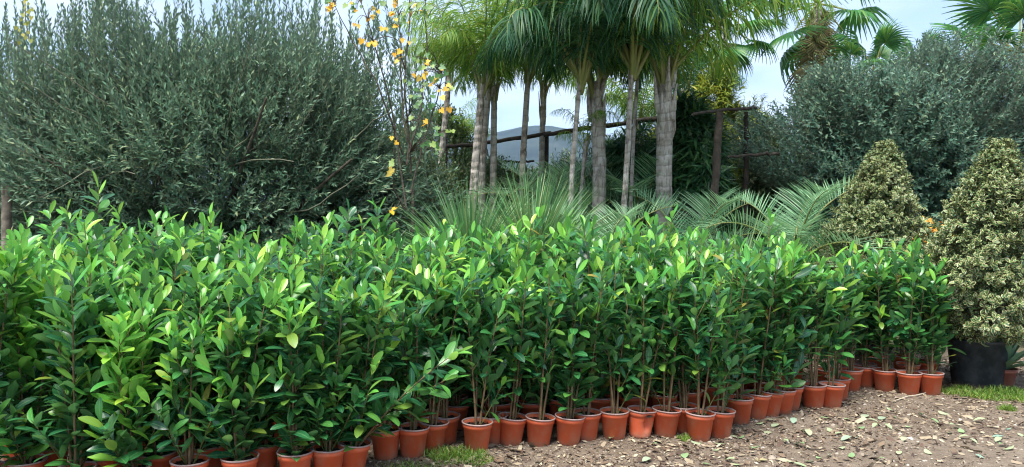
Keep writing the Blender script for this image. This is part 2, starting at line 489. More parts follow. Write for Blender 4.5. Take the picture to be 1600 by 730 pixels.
LT, LW = [0, .07, .24, .45, .66, .84, .95, 1.0], [.012, .016, .11, .168, .178, .135, .064, .010]
MATURE = [blade(LT, LW, f, d, tw, sd_) for f, d, tw, sd_ in ((.22, .10, 0, .03), (.3, .22, .25, -.04), (.15, .32, -.2, .05), (.35, .02, .3, 0), (.25, -.1, -.35, -.03), (.1, .45, .1, .06))]
YOUNG = [blade(LT, [v * .92 for v in LW], f, d, tw, 0) for f, d, tw in ((.45, -.05, 0), (.35, .12, .2), (.5, .25, -.2), (.28, -.15, .3))]
LOW = lambda v: (v[0][[0, 1, 2, 6, 7, 8, 12, 13, 14, 21, 22, 23]], np.array([(3 * k + q, 3 * k + q + 1, 3 * k + q + 4, 3 * k + q + 3) for k in range(3) for q in range(2)]), v[2][[0, 1, 2, 6, 7, 8, 12, 13, 14, 21, 22, 23]])
MATURE_LOW, YOUNG_LOW = [LOW(v) for v in MATURE], [LOW(v) for v in YOUNG]
MATURE_ME = [mesh('laurel_leaf', [(v, f, 0, u)], M['laurel']) for v, f, u in MATURE]
YOUNG_ME = [mesh('laurel_young_leaf', [(v, f, 0, u)], M['laurel_young']) for v, f, u in YOUNG]

# ------------------------------------------------------------------ potted laurels
PR, PH = .108, .20
pot_prof = [(.0, .002), (.074, 0), (.079, .004), (.0965, .158), (.1035, .160), (.1055, .192), (.103, .192), (.0945, .162), (.088, .10)]
rim_prof = [(.1025, .1925), (.1075, .1905), (.1115, .1935), (.1115, .1985), (.108, .2015), (.1035, .2005), (.1025, .1925)]


def soil_mesh(r, z, seed):
    g = np.random.default_rng(seed)
    V, Fc = [(0, 0, z + .012)], []
    n = 20
    for k, rr in enumerate((.3, .6, .85, 1.0)):
        for q in range(n):
            a = q / n * 2 * PI
            V.append((r * rr * math.cos(a), r * rr * math.sin(a), z + .010 * (1 - rr) + g.normal() * .004))
    tri = [(0, 1 + q, 1 + (q + 1) % n) for q in range(n)]
    qd = [(1 + k * n + q, 1 + (k + 1) * n + q, 1 + (k + 1) * n + (q + 1) % n, 1 + k * n + (q + 1) % n) for k in range(3) for q in range(n)]
    V = np.array(V)
    # crumbs of bark lying on the soil
    cr = []
    for _ in range(40):
        a, rr, s = g.uniform(0, 2 * PI), r * .9 * math.sqrt(g.uniform()), g.uniform(.004, .010)
        ctr = np.array([rr * math.cos(a), rr * math.sin(a), z + .008])
        q = ctr + g.normal(size=(4, 3)) * s * np.array([1, 1, .5])
        cr.append((q, np.array([(0, 1, 2), (0, 2, 3), (0, 3, 1), (1, 3, 2)]), 0))
    return mesh('soil', [(V, np.array(tri), 0), (V, np.array(qd), 0)] + cr, M['soil'])


POT_ME = mesh('pot', [lathe(pot_prof, 36)], M['pot'])
RIM_ME = mesh('rim', [lathe(rim_prof, 36)], M['rim'])
SOIL_ME = [soil_mesh(.098, .168, 50 + k) for k in range(4)]


def dented(pts):
    v, f, m_ = lathe(pts, 48)
    v = v.copy()
    ang = np.arctan2(v[:, 1], v[:, 0])
    da = np.abs((ang - R(-62) + PI) % (2 * PI) - PI)
    rr = np.hypot(v[:, 0], v[:, 1])
    push = .045 * np.exp(-(da / .42) ** 2) * np.exp(-((v[:, 2] - .11) / .05) ** 2) + .02 * np.exp(-(da / .5) ** 2) * (v[:, 2] > .15)
    k = np.where(rr > .05, (rr - push) / np.maximum(rr, .01), 1)
    v[:, 0] *= k; v[:, 1] *= k
    return v, f, m_


dpot = [(.0, .002), (.074, 0), (.079, .004)] + [(.079 + .0175 * q, .004 + .154 * q) for q in np.linspace(.1, 1, 10)] + pot_prof[4:]
DENT_POT = mesh('dented_pot', [dented(dpot)], M['pot'])
DENT_RIM = mesh('dented_rim', [dented(rim_prof)], M['rim'])

GOLD = 2.39996
n_leaf_objects = 0


def laurel(x, y, H, label, group, seed, n_obj=200, ztop=None, tilt=(0, 0), stems=None, dense=1.0, bare=.12, pot=POT_ME, rim=RIM_ME, extra=None, size=1.0, spread=1.0, low=1, fresh=None):
    """a potted laurel whose root stands on the ground; z is up, -Y is the side the front of the row shows"""
    global n_leaf_objects
    g = np.random.default_rng(seed)
    root = thing('potted_laurel', label, 'plant', (x, y, float(gh(x, y)) - .002), (tilt[0], tilt[1], 0), group)
    rz = Matrix.Rotation(g.uniform(0, 6.28), 4, 'Z') if pot is POT_ME else Matrix.Identity(4)
    p = obj('pot', pot, root, rz)
    obj('rim', rim, p)
    obj('soil', SOIL_ME[seed % 4], root)
    if fresh is None: fresh = g.uniform(.55, 1.4)  # share of pale young leaves; passed in where brighter light is painted as leaf colour
    size = size * g.uniform(.86, 1.12)
    leaves = []                      # (P, D, N, size, kind, variant)
    shoots = []                      # polylines carrying leaves: pts, first fraction, spacing, tip
    ns = stems or int(g.integers(3, 6))
    a0 = g.uniform(0, 6.28)
    stem_lines = []
    for k in range(ns):
        a = a0 + k * 6.283 / ns + g.normal() * .3
        lean = g.uniform(.02, .11) * spread
        hh = (H - .17) * (1.0 if k == 0 else g.uniform(.72, .98))
        d = (math.cos(a) * lean, math.sin(a) * lean, 1)
        pts = curve((math.cos(a) * .018, math.sin(a) * .018, .165), d, hh, 9, (math.cos(a) * .05, math.sin(a) * .05, .12), g, .022)
        stem_lines.append((pts, .0085, .0026))
        shoots.append((pts, bare + g.uniform(-.06, .10),   .031 / dense, True))
        nb = int(g.integers(4, 7))
        for q in range(nb):
            s = g.uniform(.18, .88)
            P0, D0 = sample(pts, np.array([s]))
            b_ = g.uniform(0, 6.28)
            out = np.array([math.cos(b_), math.sin(b_), 0])
            lb = g.uniform(.12, .30) * (1.1 - .4 * s)
            bp_ = curve(P0[0], D0[0] * .85 + out * g.uniform(.45, .85), lb, 5, (0, 0, .5), g, .03)
            stem_lines.append((bp_, .0038, .0018))
            shoots.append((bp_, .22, .028 / dense, True))
    for q in range(low):
        a = g.uniform(0, 6.28)
        e_ = curve((.02 * math.cos(a), .02 * math.sin(a), .165), (math.cos(a) * .55, math.sin(a) * .55, 1), g.uniform(.22, .5), 6, (math.cos(a) * .1, math.sin(a) * .1, .3), g, .03)
        stem_lines.append((e_, .0045, .002)); shoots.append((e_, .25, .026, True))
    for e in (extra or []):
        stem_lines.append((e, .007, .0025)); shoots.append((e, .18, .022, True))
    for pts, s0, gap, tip in shoots:
        Ls = np.linalg.norm(np.diff(pts, axis=0), axis=1).sum()
        n = max(3, int(Ls * (1 - s0) / gap))
        s = np.linspace(s0, .985, n) + g.normal(size=n) * .006
        P, D = sample(pts, np.clip(s, 0, 1))
        ph = np.arange(n) * GOLD + g.uniform(0, 6.28) + g.normal(size=n) * .3
        e1 = nrm(np.cross(D, np.array([.3, .1, -.2]) + 1e-3)); e2 = np.cross(D, e1)
        near = np.clip((1 - s) * Ls / .10, 0, 1)           # 0 at the tip
        al = R(22) + near * R(30) + g.normal(size=n) * R(10)
        lat = np.cos(ph)[:, None] * e1 + np.sin(ph)[:, None] * e2
        dd = np.cos(al)[:, None] * D + np.sin(al)[:, None] * lat
        nn = D * 1.0 + np.array([0, 0, .35]) + g.normal(size=(n, 3)) * .22
        ln = (.118 + .055 * g.random(n)) * (.84 + .16 * near) * size
        for k in range(n):
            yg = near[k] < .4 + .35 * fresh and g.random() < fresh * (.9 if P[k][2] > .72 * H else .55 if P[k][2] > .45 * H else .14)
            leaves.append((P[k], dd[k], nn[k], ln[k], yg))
    P = np.array([l[0] for l in leaves]); D = np.array([l[1] for l in leaves]); N = np.array([l[2] for l in leaves])
    Z = np.array([l[3] for l in leaves]); yg = np.array([l[4] for l in leaves])
    MM = frames(P, D, N, Z)
    # those that show largest are objects of their own: the ones to the front and the top
    score = -P[:, 1] * 1.2 + (P[:, 2] / H) * (.35 if ztop is None else 1.6) + g.normal(size=len(P)) * .05
    if ztop is not None: score = np.where(P[:, 2] > H * ztop, score, -9)
    order = np.argsort(-score)
    if ztop is not None: n_obj = min(n_obj, int((score > -9).sum()))
    top, rest = order[:n_obj], order[n_obj:]
    for k in top:
        ms = YOUNG_ME if yg[k] else MATURE_ME
        obj('leaf', ms[int(g.integers(len(ms)))], root, MM[k])
    n_leaf_objects += len(top)
    parts = []
    for kind, T in ((False, MATURE_LOW), (True, YOUNG_LOW)):
        idx = rest[yg[rest] == kind]
        for q, tpl in enumerate(T):
            ii = idx[q::len(T)]
            if len(ii):
                v, f, u = inst(tpl[0], tpl[1], MM[ii], tpl[2])
                parts.append((v, f, 1 if kind else 0, u))
    if parts:
        obj('inner_leaves', mesh('inner_leaves', parts, [M['laurel'], M['laurel_young']]), root, kind='stuff')
    mains = [s for s in stem_lines if s[1] > .006]; twigs = [s for s in stem_lines if s[1] <= .006]
    for pts, r0, r1 in mains:
        obj('stem', mesh('stem', tparts(pts, np.linspace(r0, r1, len(pts)), 6, 0), M['stem_brown']), root)
    if twigs:
        obj('side_shoots', mesh('side_shoots', sum([tparts(p_, np.linspace(a, b2, len(p_)), 3, 0, cap=False) for p_, a, b2 in twigs], []), M['stem_green']), root, kind='stuff')
    return root


# front row: photo pixel of the pot's foot, height, tilt, label
front = [  # x, y of foot (centre), H, tilt, label or None, opts (a set fresh paints better light into the left plants' leaves)
    (-40, 790, 1.46, (0, 0), None, {}),
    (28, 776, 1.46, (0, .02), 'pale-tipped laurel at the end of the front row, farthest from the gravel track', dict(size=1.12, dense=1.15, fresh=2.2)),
    (16, 722, 1.50, (0, 0), 'laurel whose orange pot shows at the row end behind a pale-tipped laurel', {}),
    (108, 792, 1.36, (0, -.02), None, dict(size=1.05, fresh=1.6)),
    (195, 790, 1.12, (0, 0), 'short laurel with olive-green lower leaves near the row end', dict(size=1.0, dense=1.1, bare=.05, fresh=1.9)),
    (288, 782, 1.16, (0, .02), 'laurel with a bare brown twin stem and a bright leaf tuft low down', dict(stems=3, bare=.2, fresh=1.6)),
    (318, 752, 1.34, (0, 0), None, {}),
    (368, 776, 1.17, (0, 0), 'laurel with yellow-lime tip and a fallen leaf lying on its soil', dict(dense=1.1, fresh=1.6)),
    (404, 750, 1.36, (0, 0), None, {}),
    (456, 764, 1.20, (0, 0), 'bushy laurel with two thin bare stems, first beside the leaning pots', dict(dense=1.1)),
    (507, 755, 1.22, (0, .03), 'laurel densely leafed down to its pot rim, beside the leaning pot', dict(bare=.02, dense=1.25)),
    (545, 745, 1.20, (0, .10), 'laurel in a leaning pot with a long olive-green shoot reaching sideways', {}),
    (600, 720, 1.22, (0, 0), None, {}),
    (642, 718, 1.08, (0, .04), 'low spreading laurel leafy close above its pot beside the grass tuft', dict(bare=.1, spread=1.6)),
    (672, 708, 1.24, (0, .08), None, {}),
    (694, 696, 1.30, (0, 0), None, {}),
    (744, 708, 1.24, (0, .03), 'laurel with bare forked stems in the pot standing forward by the grass tuft', dict(stems=3, bare=.34)),
    (768, 694, 1.32, (0, .02), None, {}),
    (797, 696, 1.24, (0, .10), 'laurel in a pot leaning away from its neighbour on pale gravel', dict(bare=.3)),
    (842, 697, 1.26, (0, .07), None, dict(bare=.3, stems=3)),
    (889, 696, 1.20, (0, .07), 'laurel with a tuft of bright leaves sprouting low above its pot', dict(bare=.08)),
    (917, 690, 1.32, (0, .03), None, {}),
    (962, 689, 1.25, (0, 0), 'laurel with short olive sprigs on bare stems, beside the dented pot', dict(bare=.32, stems=4)),
    (1002, 687, 1.28, (0, .09), 'laurel in a dented and torn orange pot', dict(bare=.3, stems=3, pot=DENT_POT, rim=DENT_RIM)),
    (1042, 685, 1.28, (0, .07), 'laurel with slanting thin shoots between dented pot and forward pot', dict(bare=.3, stems=3)),
    (1072, 678, 1.34, (0, 0), None, {}),
    (1096, 689, 1.26, (0, .05), 'laurel in a forward pot whose pale rim hides part of its neighbour', dict(bare=.3, stems=3)),
    (1128, 684, 1.30, (0, .05), None, dict(bare=.26)),
    (1159, 664, 1.30, (0, .02), None, {}),
    (1185, 657, 1.32, (0, .08), None, {}),
    (1206, 653, 1.32, (0, .08), None, {}),
    (1225, 649, 1.32, (0, .06), None, {}),
    (1238, 642, 1.34, (0, .05), None, {}),
    (1276, 638, 1.30, (0, 0), 'laurel in the taller of two pots standing apart at the corner of the gravel', dict(bare=.25)),
    (1304, 637, 1.16, (0, .04), 'light green laurel in the smaller of two pots at the gravel corner', dict(bare=.25, stems=2)),
    (238, 764, 1.30, (0, 0), None, {}),
    (148, 768, 1.36, (0, 0), None, {}),
    (68, 752, 1.42, (0, 0), None, {}),
    (246, 738, 1.36, (0, 0), None, {}),
    (170, 742, 1.40, (0, 0), None, {}),
]
G_SIDE = 'potted laurels in the set-back row beside the big black pot'
L_SIDE = 'laurel in the set-back row of orange pots beside the big black pot'
side = [(1334, 597, 1.28), (1357, 605, 1.26), (1388, 611, 1.24), (1427, 617, 1.34), (1461, 617, 1.22)]
def region(x):
    for lim, txt in ((430, 'before the big grey-green bush'), (645, 'before the yellow-leaved sapling'), (900, 'before the spiky sotols'), (1070, 'before the rough and ringed palm trunks'),
                     (1265, 'before the dark leaning post'), (9999, 'before the variegated cones')):
        if x < lim: return txt


def back_label(x, row):
    where = 'hidden just behind the front pots' if row < 2 else 'in the middle rows' if row < 5 else 'in the rearmost row'
    return f'leafy-topped laurel {where}, {region(x)}', f'potted laurels {where}, {region(x)}'


def front_label(lab, x):
    if lab: return lab, None
    return f'glossy front-row laurel in a plain orange pot, {region(x)}', f'front-row laurels {region(x)}'


seed = 100
fr = []
for x, y, H, tl, lab, kw in front:
    p = on_ground(x, y)
    p[1] += .075
    fr.append((p[0], p[1]))
    seed += 1
    ex = None
    if x == 545:
        ex = [curve((.03, 0, .17), (.55, -.25, 1), .95, 9, (.35, -.1, -.05)), curve((.02, .02, .17), (.75, -.1, 1), .75, 8, (.45, 0, 0))]
    no = 285 if x < 560 else 250
    if x < 560: kw = dict(dict(bare=.0, dense=1.15, stems=5, low=6), **kw)
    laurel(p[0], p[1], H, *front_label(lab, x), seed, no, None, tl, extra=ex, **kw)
for k, (x, y, H) in enumerate(side):
    p = on_ground(x, y); p[1] += .075; seed += 1
    lab = [None, None, 'short laurel with a yellow-green leaf lying on its soil, set-back row', 'tall upright laurel third from the big black pot side in the set-back row' if False else None, 'laurel in the orange pot touching the big black pot'][k]
    laurel(p[0], p[1], H, lab or L_SIDE, None if lab else G_SIDE, seed, 200, None, (0, 0), stems=4, bare=.14, dense=1.1)
# rows behind: only their leafy tops show
line = np.array([on_ground(*q)[:2] for q in ((-130, 740), (30, 735), (368, 735), (560, 722), (742, 698), (900, 688), (1096, 679), (1160, 660), (1238, 641), (1300, 618))])
seg = np.linalg.norm(np.diff(line, axis=0), axis=1); cum = np.concatenate([[0], np.cumsum(seg)])
for row in range(1, 7):
    off = .15 + .25 * row
    s = .06 * (row % 2)
    while s < cum[-1] - .04 * row:
        x = np.interp(s, cum, line[:, 0]); y = np.interp(s, cum, line[:, 1])
        d = np.array([np.interp(s + .15, cum, line[:, 0]) - np.interp(s - .15, cum, line[:, 0]), np.interp(s + .15, cum, line[:, 1]) - np.interp(s - .15, cum, line[:, 1])])
        d /= np.linalg.norm(d)
        px, py = x - d[1] * off + rng.normal() * .02, y + d[0] * off + .08 + rng.normal() * .02
        s += .262 + rng.uniform(-.015, .035) + .03 * (row > 3)
        if any((px - q[0]) ** 2 + (py - q[1]) ** 2 < .215 ** 2 for q in fr): continue
        pxl = 800 + F_PX * px / py
        if pxl < -60: continue
        fr.append((px, py))
        seed += 1
        H = (1.37 + .028 * row) * rng.uniform(.92, 1.055)
        if pxl > 1180: H -= .04
        if pxl < 330: H += .07
        ex = [curve((0, 0, .17), (rng.normal() * .06, rng.normal() * .05, 1), H - .17 + rng.uniform(.05, .15), 9, (rng.normal() * .08, 0, 0))] if rng.random() < .22 else None
        laurel(px, py, H, *back_label(pxl, row), seed, 64 if row < 3 else 56, .62, (0, rng.normal() * .02), stems=4, dense=1.0, bare=.14 if row > 2 else .0, extra=ex, low=1 if row > 2 else 6)
for px_, Z, H in ((1352, 7.35, 1.30), (1385, 7.3, 1.32), (1420, 7.4, 1.32), (1330, 7.1, 1.32), (1450, 7.5, 1.28), (1310, 6.75, 1.32), (1340, 6.7, 1.25), (1295, 7.1, 1.36), (1270, 7.25, 1.38), (1370, 7.75, 1.36), (1240, 7.5, 1.38), (1412, 7.75, 1.34)):
    q = at(px_, 500, Z)
    if any((q[0] - f_[0]) ** 2 + (q[1] - f_[1]) ** 2 < .2 ** 2 for f_ in fr): continue
    if px_ in (1340,): continue
    fr.append((q[0], q[1])); seed += 1
    laurel(q[0], q[1], H, *back_label(1400, 3 if Z < 7.6 else 6), seed, 60, .55, (0, 0), stems=4, bare=.2)
# three taller shoots that stand out of the mass
for px_, ytop, Z, lab in ((150, 292, 5.35, 'laurel with the tallest lone yellow-green shoot, against the dark grey-green bush'),
                          (542, 326, 5.7, 'laurel with a dark leafy shoot rising above the rest before the grey-green bush'),
                          (1202, 340, 6.6, 'laurel with a tall bright tip rising before the blue-leaved palm')):
    q = at(px_, ytop, Z); seed += 1
    lead = curve((0, 0, .17), (.03, 0, 1), q[2] - .17, 9, (.02, 0, 0))
    laurel(q[0] - .05, q[1], q[2] - .22, lab, None, seed, 130, .55, (0, 0), stems=3, extra=[lead], bare=.3)
print('leaf objects', n_leaf_objects, 'plants', len(fr))


# ------------------------------------------------------------------ shoots with leaves, all at once
def shoots(P, D, Ls, k, tpl, ln, al=(25, 55), bend=(0, 0, 0), g=None, s0=.08, up=.5, twig=.004):
    """n shoots with k leaves each -> mesh parts (material 0 leaf, material 1 twig)"""
    g = g or rng
    n = len(P); D = nrm(D)
    Ls = np.broadcast_to(Ls, (n,)); bend = np.broadcast_to(np.asarray(bend, float), (n, 3))
    s = (s0 + (1 - s0) * (np.arange(k) + .5) / k)[None] + g.normal(size=(n, k)) * .02
    pos = P[:, None] + Ls[:, None, None] * (D[:, None] * s[..., None] + .5 * bend[:, None] * s[..., None] ** 2)
    dr = nrm(D[:, None] + bend[:, None] * s[..., None])
    ph = np.arange(k)[None] * GOLD + g.uniform(0, 6.28, (n, 1)) + g.normal(size=(n, k)) * .25
    e1 = nrm(np.cross(dr, np.array([.21, .35, .4]))); e2 = np.cross(dr, e1)
    a = R(al[1]) + (R(al[0]) - R(al[1])) * s + g.normal(size=(n, k)) * R(9)
    d = np.cos(a)[..., None] * dr + np.sin(a)[..., None] * (np.cos(ph)[..., None] * e1 + np.sin(ph)[..., None] * e2)
    nn = dr + np.array([0, 0, up]) + g.normal(size=(n, k, 3)) * .3
    size = g.uniform(ln[0], ln[1], (n, k)) * (1.08 - .3 * s)
    Mx = frames(pos.reshape(-1, 3), d.reshape(-1, 3), nn.reshape(-1, 3), size.ravel())
    tp = tpl if isinstance(tpl, list) else [tpl]
    parts = []
    for q, T in enumerate(tp):
        v, f, u = inst(T[0], T[1], Mx[q::len(tp)], T[2])
        parts.append((v, f, 0, u))
    if twig:
        st = np.array([0, 1.0]); c_ = P[:, None] + Ls[:, None, None] * (D[:, None] * st[None, :, None] + .5 * bend[:, None] * (st ** 2)[None, :, None])
        f1 = nrm(np.cross(D, np.array([.3, .5, .1]))); f2 = np.cross(D, f1)
        rr = twig * np.array([1, .3])
        th = np.arange(3) / 3 * 2 * PI
        ring = np.cos(th)[None, :, None] * f1[:, None] + np.sin(th)[None, :, None] * f2[:, None]
        Vt = c_[:, :, None] + rr[None, :, None, None] * ring[:, None]
        Vt = Vt.reshape(-1, 3)
        base = (np.arange(n) * 6)[:, None, None, None]; i_ = (np.arange(1) * 3)[None, :, None, None]; jj = np.arange(3)
        q4 = np.stack([jj, (jj + 1) % 3, (jj + 1) % 3 + 3, jj + 3], -1)[None, None]
        parts.append((Vt, (base + i_ + q4).reshape(-1, 4), 1, None))
    return parts


def dia(wd, fold=.3, droop=.1, at_=.48):
    """small folded leaf of two triangles"""
    V = np.array([(0, 0, 0), (wd, at_, fold * wd - droop * .25), (0, 1, -droop), (-wd, at_, fold * wd - droop * .25)])
    return V, np.array([(0, 1, 2), (0, 2, 3)]), np.array([(.5, 0), (1, .5), (.5, 1), (0, .5)])


def dia4(wd, fold=.3, droop=.3, at_=.42):
    """curved folded leaf of four triangles"""
    V = np.array([(0, 0, 0), (wd, at_, fold * wd - droop * .12), (0, at_ + .06, -droop * .12), (-wd, at_, fold * wd - droop * .12), (0, 1 - .1 * droop, -droop)])
    return V, np.array([(0, 1, 2), (0, 2, 3), (2, 1, 4), (2, 4, 3)]), np.array([(.5, 0), (1, .5), (.5, .5), (0, .5), (.5, 1)])


def lance(wd=.11, fold=.3, droop=.1):
    return dia(wd * 1.25, fold, droop)


def simple(wd=.2, droop=.2):
    return dia(wd * 1.25, .3, droop)


# ------------------------------------------------------------------ grey-green bush on the left
g = np.random.default_rng(21)
bc = at(310, 335, 9.6); bc[2] = 0
bush = thing('olive_bush', 'huge dark grey-green bush with upright narrow-leaved shoots behind the potted laurels', 'bush', bc)
obj('trunk', mesh('trunk', sum([tparts(curve((.1 * math.cos(a), .1 * math.sin(a), -.05), (.35 * math.cos(a), .3 * math.sin(a), 1), 1.1, 6, (0, 0, 0), g, .06), np.linspace(.10, .06, 6), 8) for a in (0, 1.4, 2.9, 4.5)], []), M['olive_bark']), bush)
limb_lines = []
for k in range(20):
    a = k * GOLD; o_ = .35 + .75 * ((k * 7) % 20) / 20
    pts = curve((.3 * math.cos(a), .25 * math.sin(a), g.uniform(.5, 1.0)), (math.cos(a) * o_, math.sin(a) * o_ * .7, 1.05 - .45 * o_), g.uniform(2.0, 3.0), 8, (0, 0, .25 - .5 * o_), g, .07)
    limb_lines.append(pts)
    obj('limb', mesh('limb', tparts(pts, np.linspace(.05, .012, 8), 6), M['olive_bark']), bush)


def shell_shoots(n, c, rad, zlo, g, inner=.62, front_only=True):
    out = []
    d = nrm(g.normal(size=(n * 4, 3)))
    if front_only: d = d[(d[:, 1] < .45)]
    d = d[:n]
    r = inner + (1.04 - inner) * g.random(len(d)) ** .6
    P = c + d * rad * r[:, None]
    k = P[:, 2] > zlo
    return P[k], d[k]


cc_ = np.array([0, 0, 2.05])
# lumpy mass
P, d = shell_shoots(5200, cc_, np.array([3.3, 1.9, 2.0]), .35, g, .5)
lump = .86 + .14 * np.sin(P[:, 0] * 2.3 + 1) * np.sin(P[:, 2] * 2.9 + P[:, 0])
P = cc_ + (P - cc_) * lump[:, None]
zf = np.clip((P[:, 2] - .6) / 3.0, 0, 1)[:, None]
D = d * np.array([.9, .7, .35]) * (1.15 - .55 * zf) + np.array([0, 0, 1.0]) * (.12 + .9 * zf) + g.normal(size=P.shape) * .22
cl = cc_ + nrm(g.normal(size=(170, 3)) * np.array([1, .8, 1])) * np.array([3.3, 1.9, 2.0]) * .62
near_c = cl[np.array([np.argmin(((cl - p_) ** 2).sum(1)) for p_ in P])]
D = D + .75 * nrm(P - near_c) * np.array([1, .8, .8])
P2, d2 = shell_shoots(2600, cc_, np.array([2.7, 1.4, 1.75]), .3, g, .3, False)
P = np.vstack([P, P2]); D = np.vstack([D, d2 + g.normal(size=P2.shape) * .4 + np.array([0, 0, .5])]); zf = np.vstack([zf, np.ones((len(P2), 1)) * .6])
parts = shoots(P - nrm(D) * .3, D, g.uniform(.38, .72, len(P)), 24, [lance(.115, .3, .12), lance(.10, .35, -.05), lance(.13, .2, .2)], (.065, .112), (22, 52), np.stack([0 * zf[:, 0], 0 * zf[:, 0], .25 - .45 * (1 - zf[:, 0])], -1), g)
obj('crown', mesh('crown', parts, [M['olive'], M['twig']]), bush, kind='stuff')
# upright plumes along the top, uneven, sky between them
px = np.concatenate([g.uniform(-40, 670, 400)])
ytop = 30 + 26 * np.sin(px / 41) + 22 * np.sin(px / 17 + 1) - 35 * np.exp(-((px - 150) / 90) ** 2) - 40 * np.exp(-((px - 360) / 70) ** 2) - 10 * np.exp(-((px - 540) / 60) ** 2)
ytop += 70 * np.exp(-((px - 243) / 13) ** 2) + 45 * np.exp(-((px - 482) / 18) ** 2) + 120 * np.clip((px - 600) / 70, 0, 1) ** 2 + g.normal(size=len(px)) * 24
PP = np.array([at(x, y, Z) for x, y, Z in zip(px, ytop, g.uniform(8.4, 10.6, len(px)))]) - bc
LL = g.uniform(.8, 1.3, len(px))
lean = np.stack([g.normal(size=len(px)) * .13, g.normal(size=len(px)) * .1, np.ones(len(px))], -1)
parts = shoots(PP - nrm(lean) * LL[:, None], lean, LL, 46, [lance(.115, .3, .12), lance(.10, .35, -.05)], (.07, .115), (18, 50), (0, 0, 0), g, twig=.005)
obj('upright_shoots', mesh('upright_shoots', parts, [M['olive'], M['twig']]), bush, kind='stuff')
# long bare arching twigs that show through the face of the bush
for (xa, ya), (xb, yb), sag in (((330, 300), (10, 60), .1), ((300, 270), (20, 120), .0), ((240, 250), (30, 230), -.2), ((330, 262), (60, 310), .25), ((215, 370), (205, 200), .03), ((290, 350), (400, 200), .1), ((300, 300), (460, 250), .15), ((410, 330), (560, 275), -.15), ((330, 290), (390, 60), .0), ((420, 300), (520, 120), .05), ((150, 330), (30, 260), .1), ((230, 200), (130, 60), .0), ((500, 280), (620, 170), .1), ((90, 350), (210, 270), .2)):
    A, B = at(xa, ya, 9.0) - bc, at(xb, yb, 7.75) - bc
    tt = np.linspace(0, 1, 9)[:, None]
    pts = A + (B - A) * tt + np.array([0, 0, 1]) * sag * np.sin(tt * PI) + g.normal(size=(9, 3)) * .012
    obj('branch', mesh('branch', tparts(pts, np.linspace(.012, .004, 9), 5), M['twig']), bush)


# ------------------------------------------------------------------ generic leafy shrub or tree crown
def leafy(name, label, cat, c, rad, zc, n, k, tpl, ln, mats, g, Lr=(.25, .5), group=None, stems=5, upw=.5, inner=.55, al=(25, 60), front=True, stem_r=.03, zlo=.1, droop=0., back=None, lumpy=.14):
    c = np.array(c, float); c[2] = 0 if back is None else back
    root = thing(name, label, cat, c, group=group)
    for q in range(stems):
        a = q * GOLD + g.uniform(0, 1)
        pts = curve((.12 * math.cos(a), .12 * math.sin(a), -.05), (.4 * math.cos(a) * rad[0] / max(zc, .3), .4 * math.sin(a) * rad[1] / max(zc, .3), 1), zc + .45 * rad[2], 7, (0, 0, 0), g, .06)
        obj('trunk' if stems == 1 else 'stem', mesh('stem', tparts(pts, np.linspace(stem_r, stem_r * .3, 7), 6), M['olive_bark']), root)
    cc_ = np.array([0, 0, zc])
    P, d = shell_shoots(n, cc_, np.array(rad), zlo, g, inner, front)
    lump = 1 - lumpy + lumpy * np.sin(P[:, 0] * 5 / rad[0] + 1 + zc) * np.sin(P[:, 2] * 5.5 / rad[2] + P[:, 0])
    P = cc_ + (P - cc_) * lump[:, None]
    D = d + np.array([0, 0, upw]) + g.normal(size=P.shape) * .3
    Ls = g.uniform(Lr[0], Lr[1], len(P))
    parts = shoots(P - nrm(D) * Ls[:, None] * .6, D, Ls, k, tpl, ln, al, (0, 0, -droop), g)
    obj('crown', mesh('crown', parts, mats), root, kind='stuff')
    return root


g = np.random.default_rng(33)
leafy('olive_tree', 'broad silvery olive tree rising behind the two cream-variegated cones', 'tree', at(1422, 335, 11.2), (2.85, 1.7, 2.1), 2.35, 8000, 20,
      [lance(.15, .25, .1), lance(.17, .2, .2)], (.055, .095), [M['olive2'], M['twig']], g, (.3, .6), stems=4, upw=.35, stem_r=.10, al=(30, 60), zlo=.3, lumpy=.22, inner=.3, front=False)


# ------------------------------------------------------------------ cream-variegated cones in black pots
def pot_big(parent, r_top, r_bot, h, seed):
    prof = [(0, .003), (r_bot * .96, 0), (r_bot, .012), (r_top * .97, h * .9), (r_top, h * .905), (r_top, h * .93), (r_top * 1.05, h * .94), (r_top * 1.06, h * .985), (r_top * 1.04, h), (r_top * .985, h), (r_top * .965, h * .92), (r_top * .93, h * .7)]
    p = obj('pot', mesh('big_pot', [lathe(prof, 56)], M['black_pot']), parent)
    for sgn in (-.25, PI - .25):
        ca, sa = math.cos(sgn), math.sin(sgn); e = r_top * 1.05
        pts = [np.array([e * ca - q * sa, e * sa + q * ca, 0]) + np.array([ca, sa, 0]) * (.035 if 0 < i_ < 3 else -.005) + np.array([0, 0, h * .96]) for i_, q in enumerate((-.06, -.045, .045, .06))]
        obj('handle', mesh('handle', tparts(pts, .013, 8), M['black_pot']), p)
    obj('soil', soil_mesh(r_top * .955, h * .88, seed), parent)


VAR = [blade([0, .35, .75, 1.0], [.02, .29, .29, .03], f, d_, tw) for f, d_, tw in ((.35, .25, 0), (.2, -.2, .3), (.45, .4, -.3))]


